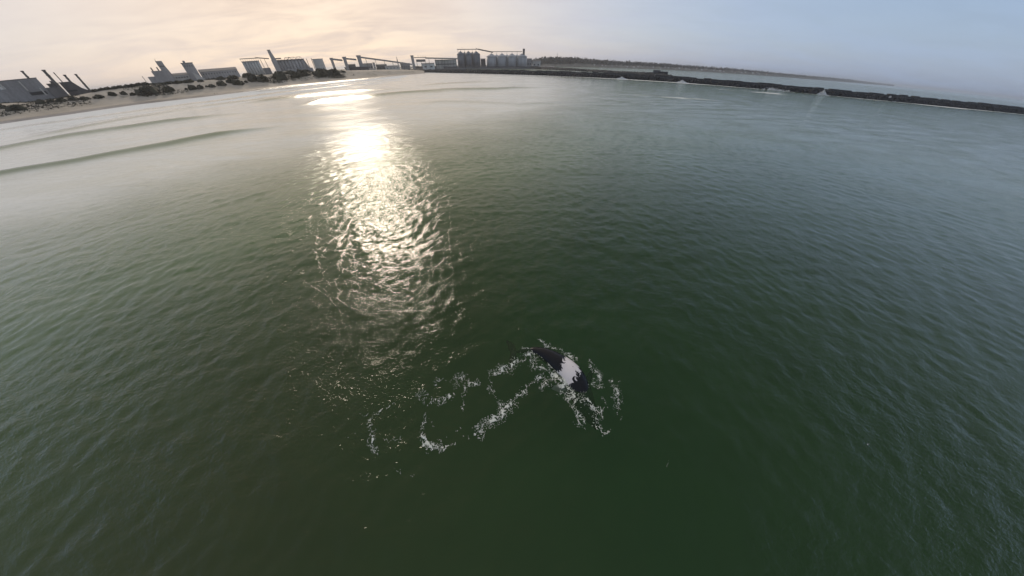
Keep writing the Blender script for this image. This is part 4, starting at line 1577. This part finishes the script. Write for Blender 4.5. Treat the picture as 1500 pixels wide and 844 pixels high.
# ------------------------------------------------------------------ foam round the whale
FOAM = [  # guide line in the photograph, half width in metres, strength
    ([(574, 591), (560, 601), (545, 612), (543, 621), (544, 642), (551, 663)], .22, .85), ([(528, 609), (545, 612)], .14, .7), ([(555, 592), (562, 580)], .15, .55),
    ([(625, 602), (624, 615), (616, 632), (620, 642), (626, 650)], .24, .9), ([(619, 641), (625, 652)], .34, 1.35), ([(626, 650), (637, 652), (647, 655), (661, 652), (680, 644), (699, 634)], .18, .9),
    ([(699, 634), (710, 621), (724, 612), (737, 606)], .42, .9), ([(734, 602), (738, 612)], .30, 1.2), ([(737, 606), (728, 585), (718, 569)], .25, .8), ([(737, 606), (748, 592), (760, 579), (780, 561), (795, 551)], .24, .85),
    ([(625, 587), (644, 590), (657, 581)], .42, .85), ([(642, 558), (660, 556), (678, 554), (695, 561)], .40, .8), ([(683, 562), (680, 587), (677, 602)], .16, .8), ([(650, 575), (665, 562)], .45, .55),
    ([(568, 645), (587, 643)], .14, .65), ([(600, 570), (630, 588)], .4, .55), ([(630, 612), (637, 628)], .14, .7), ([(640, 648), (690, 625)], .08, .6), ([(713, 588), (717, 594)], .10, .8), ([(752, 600), (764, 590)], .32, .6),
    ([(722, 548), (745, 537), (766, 526), (784, 514)], .42, .95), ([(745, 543), (775, 533), (783, 524)], .36, .75), ([(765, 509), (785, 513), (797, 523), (806, 534), (815, 544)], .26, 1.15), ([(787, 495), (799, 507), (812, 510)], .36, .85),
    ([(799, 507), (815, 510), (830, 518), (845, 527)], .30, .95), ([(845, 524), (842, 516)], .3, .6), ([(776, 535), (799, 540), (812, 546)], .22, .85), ([(796, 567), (803, 556), (817, 553)], .42, .95), ([(806, 545), (818, 557), (828, 574), (838, 592), (846, 607), (852, 617)], .42, 1.05),
    ([(826, 560), (836, 577), (846, 592)], .40, 1.0), ([(864, 535), (870, 541), (875, 550), (876, 558)], .28, .75), ([(898, 558), (903, 575), (905, 590), (903, 607)], .24, .7), ([(860, 592), (868, 597), (878, 601)], .52, 1.1), ([(868, 612), (876, 622), (886, 632), (892, 628)], .26, .9),
    ([(851, 600), (854, 590), (858, 580)], .26, .85), ([(858, 566), (868, 569), (880, 566)], .24, .55), ([(878, 601), (882, 590)], .3, .55), ([(884, 612), (898, 607)], .3, .5), ([(724, 560), (735, 553)], .2, .55), ([(700, 585), (707, 577)], .1, .5), ([(508, 640), (520, 638)], .12, .7),
    ([(575, 690), (590, 695), (606, 694)], .10, .55), ([(975, 690), (984, 676)], .06, .6), ([(1262, 649), (1270, 653)], .07, .7),
]


def build_foam(name, guides, cs, label, mat, lift=0.035, seed=0, zfun=None, puff=0.06):
    G = [([gnd(*p) for p in pts], w, k) for pts, w, k in guides]
    allp = [p for g in G for p in g[0]]
    x0, x1 = min(p.x for p in allp) - 1.2, max(p.x for p in allp) + 1.2
    y0, y1 = min(p.y for p in allp) - 1.2, max(p.y for p in allp) + 1.2
    nx, ny = int((x1 - x0) / cs), int((y1 - y0) / cs)
    X, Y = np.meshgrid(x0 + np.arange(nx) * cs, y0 + np.arange(ny) * cs)
    wx = X + (fbm(X * 1.6, Y * 1.6, 40 + seed, 4, .6) - .5) * .75
    wy = Y + (fbm(X * 1.6, Y * 1.6, 50 + seed, 4, .6) - .5) * .75
    D = np.zeros_like(X)
    for pts, w, k in G:
        d = np.full_like(X, 1e9)
        for a, b in zip(pts[:-1], pts[1:]):
            ux, uy = b.x - a.x, b.y - a.y
            t = np.clip(((wx - a.x) * ux + (wy - a.y) * uy) / max(ux * ux + uy * uy, 1e-9), 0, 1)
            d = np.minimum(d, np.hypot(wx - a.x - t * ux, wy - a.y - t * uy))
        near = 1.25 if pts[0].x > 1.5 else 1.0
        D = np.maximum(D, k * 0.97 * np.exp(-(d / (w * near)) ** 2))
    r1 = 1 - np.abs(2 * fbm(wx * 2.6, wy * 2.6, 60 + seed, 3) - 1) * 2.2
    r2 = 1 - np.abs(2 * fbm(wx * 8.0, wy * 8.0, 70 + seed, 2) - 1) * 2.2
    patch = fbm(X * .9, Y * .9, 80 + seed, 3)
    lace = np.maximum(r1, 0.97 * r2)
    f = 0.55 * D * (0.55 + 0.9 * patch) + lace
    on = ((f > 1.315) & (D > 0.06)) | ((D > 0.16) & (r2 > 0.91) & (patch > 0.56))
    H = np.clip(f - 1.3, 0, .6) * puff * (0.3 + 1.4 * fbm(X * 5, Y * 5, 90 + seed, 2))
    ii, jj = np.nonzero(on[:-1, :-1])
    idx = -np.ones(X.shape, np.int64)
    need = np.zeros(X.shape, bool)
    for di in (0, 1):
        for dj in (0, 1):
            need[ii + di, jj + dj] = True
    idx[need] = np.arange(need.sum())
    jx = (vnoise(X * 37.1, Y * 37.1, 5) - .5) * cs * .9
    jy = (vnoise(X * 41.3, Y * 33.7, 6) - .5) * cs * .9
    Z = wave_z(X[need], Y[need], np.full(need.sum(), .21)) + lift + H[need]
    V = np.stack([X[need] + jx[need], Y[need] + jy[need], Z], -1)
    Q = np.stack([idx[ii, jj], idx[ii, jj + 1], idx[ii + 1, jj + 1], idx[ii + 1, jj]], -1)
    me = np_mesh(name, V, Q)
    return tag(link(name, me, mat), label, 'foam', kind='stuff')


M_FOAM = plain('foam', (0.60, 0.62, 0.54), 0.9, 0.3, 2.0)
build_foam('foam', FOAM, 0.028, 'lacy white foam round the whale and in rings on its left', M_FOAM)

# ------------------------------------------------------------------ spray bursting on the breakwater
M_SPRAY = plain('spray', (0.78, 0.78, 0.77), 0.9, 0.1, 1.0)
for px, py, wpx, hpx, lab in ((1204, 139.5, 14, 6.5, 'pointed white burst of spray against the middle of the breakwater'), (1301, 147, 12, 7, 'brightest white burst of spray on the right part of the breakwater'),
                              (1130, 134.5, 40, 3.5, 'wide band of white spray along the breakwater left of the pointed burst'), (999, 122.5, 12, 3.5, 'small white spray beside the head of the rubble mole'),
                              (911, 116, 10, 3, 'small white spray on the breakwater below the rubble mole'), (1400, 157.5, 10, 3, 'faint white spray near the right end of the breakwater')):
    a = azel(px, py)[0]
    k = min(range(len(mole_line)), key=lambda i: abs(math.atan2(mole_line[i].x, mole_line[i].y) - a))
    D = mole_line[k].length - 17
    rr = random.Random(px)
    wm = 1.4 * D * abs(azel(px + wpx / 2, py)[0] - azel(px - wpx / 2, py)[0])
    hm = 1.25 * D * (math.tan(azel(px, py - hpx)[1]) - math.tan(azel(px, py)[1]))
    v, f = [], []
    for _ in range(420):
        x = rr.gauss(0, .22)
        top = max(0.05, 1 - abs(x + .05) / .5) ** 1.4 if wpx < 30 else .45 + .5 * rr.random()
        z = rr.random() ** 1.6 * top
        rock_mesh(v, f, Vector((x * wm, rr.uniform(-2, 2), z * hm)), rr.uniform(.15, .55) * (1.2 - z * .7), rr)
    me = bpy.data.meshes.new('spray')
    me.from_pydata(v, [], f)
    o = link('spray', me, M_SPRAY)
    o.location = (math.sin(a) * D, math.cos(a) * D, 0.0)
    o.rotation_euler = (0, 0, -a)
    tag(o, lab, 'spray', kind='stuff')


# ------------------------------------------------------------------ two people on the wet sand
def person(px, py, label, coat, seed):
    a, e = azel(px, py)
    s, d = float(shore_r(a)), float(ridge_dist(a))
    rdist = s + (d - s) * .13
    z = 0.78 * min(1, float(ridge_z(a)) / 6)
    J = dict(pel=(0, 0, .95), che=(0, .02, 1.3), nek=(0, .02, 1.5), hed=(0, .03, 1.62), top=(0, .03, 1.76), lh=(.1, 0, .9), lk=(.13, .1, .5), la=(.14, .02, .08), lf=(.15, .17, .03), rh=(-.1, 0, .9), rk=(-.12, -.02, .5), ra=(-.14, -.16, .09), rf=(-.15, -.02, .03),
             ls=(.2, .02, 1.42), le=(.27, -.05, 1.13), lw=(.26, .06, .88), lt=(.25, .1, .78), rs=(-.2, .02, 1.42), re=(-.27, .05, 1.13), rw=(-.27, .16, .9), rt=(-.26, .2, .8))
    E_ = [('pel', 'che'), ('che', 'nek'), ('nek', 'hed'), ('hed', 'top'), ('pel', 'lh'), ('lh', 'lk'), ('lk', 'la'), ('la', 'lf'), ('pel', 'rh'), ('rh', 'rk'), ('rk', 'ra'), ('ra', 'rf'), ('che', 'ls'), ('ls', 'le'), ('le', 'lw'), ('lw', 'lt'), ('che', 'rs'), ('rs', 're'), ('re', 'rw'), ('rw', 'rt')]
    rad = dict(pel=.15, che=.17, nek=.06, hed=.1, top=.07, lh=.1, lk=.065, la=.05, lf=.04, rh=.1, rk=.065, ra=.05, rf=.04, ls=.07, le=.05, lw=.04, lt=.03, rs=.07, re=.05, rw=.04, rt=.03)
    ks = list(J)
    me = bpy.data.meshes.new('tmp')
    me.from_pydata([J[k] for k in ks], [(ks.index(p), ks.index(q)) for p, q in E_], [])
    o = bpy.data.objects.new('tmp', me)
    COL.objects.link(o)
    o.modifiers.new('skin', 'SKIN')
    if not me.skin_vertices:
        bpy.context.view_layer.objects.active = o
        bpy.ops.mesh.customdata_skin_add()
    for i, k in enumerate(ks):
        me.skin_vertices[0].data[i].radius = (rad[k], rad[k])
        me.skin_vertices[0].data[i].use_root = k == 'pel'
    o.modifiers.new('sub', 'SUBSURF').levels = 1
    out = bpy.data.meshes.new_from_object(o.evaluated_get(bpy.context.evaluated_depsgraph_get()))
    bpy.data.objects.remove(o)
    p = link('person', out, coat)
    out.name = 'person'
    p.location = (math.sin(a) * rdist, math.cos(a) * rdist, z)
    p.rotation_euler = (0, 0, seed)
    tag(p, label, 'person', 'people on the beach')


M_COAT = plain('dark_clothes', (0.03, 0.03, 0.035), 0.9, 0.2, 3.0)
person(315.5, 139.5, 'left one of two people in dark clothes walking on the wet sand', M_COAT, 1.2)
person(319.5, 139.5, 'right one of two people in dark clothes walking on the wet sand', M_COAT, 1.6)


# ------------------------------------------------------------------ haze
def haze():
    s = 42000.0
    me = bpy.data.meshes.new('haze')
    m = MB().box(-s, s, -s, s, -6.5, 100)
    me.from_pydata(m.v, [], m.f)
    mt = bpy.data.materials.new('haze')
    mt.use_nodes = True
    t = mt.node_tree
    t.nodes.clear()
    N = NT(t)
    pv = N.n('ShaderNodeVolumePrincipled', None, Color=(0.93, 0.94, 0.96, 1), Density=HAZE, Anisotropy=0.5)
    N.n('ShaderNodeOutputMaterial', None, Volume=pv)
    tag(link('haze', me, mt), 'pale sea haze in the air', 'haze', kind='stuff')


HAZE = 0.00007
haze()
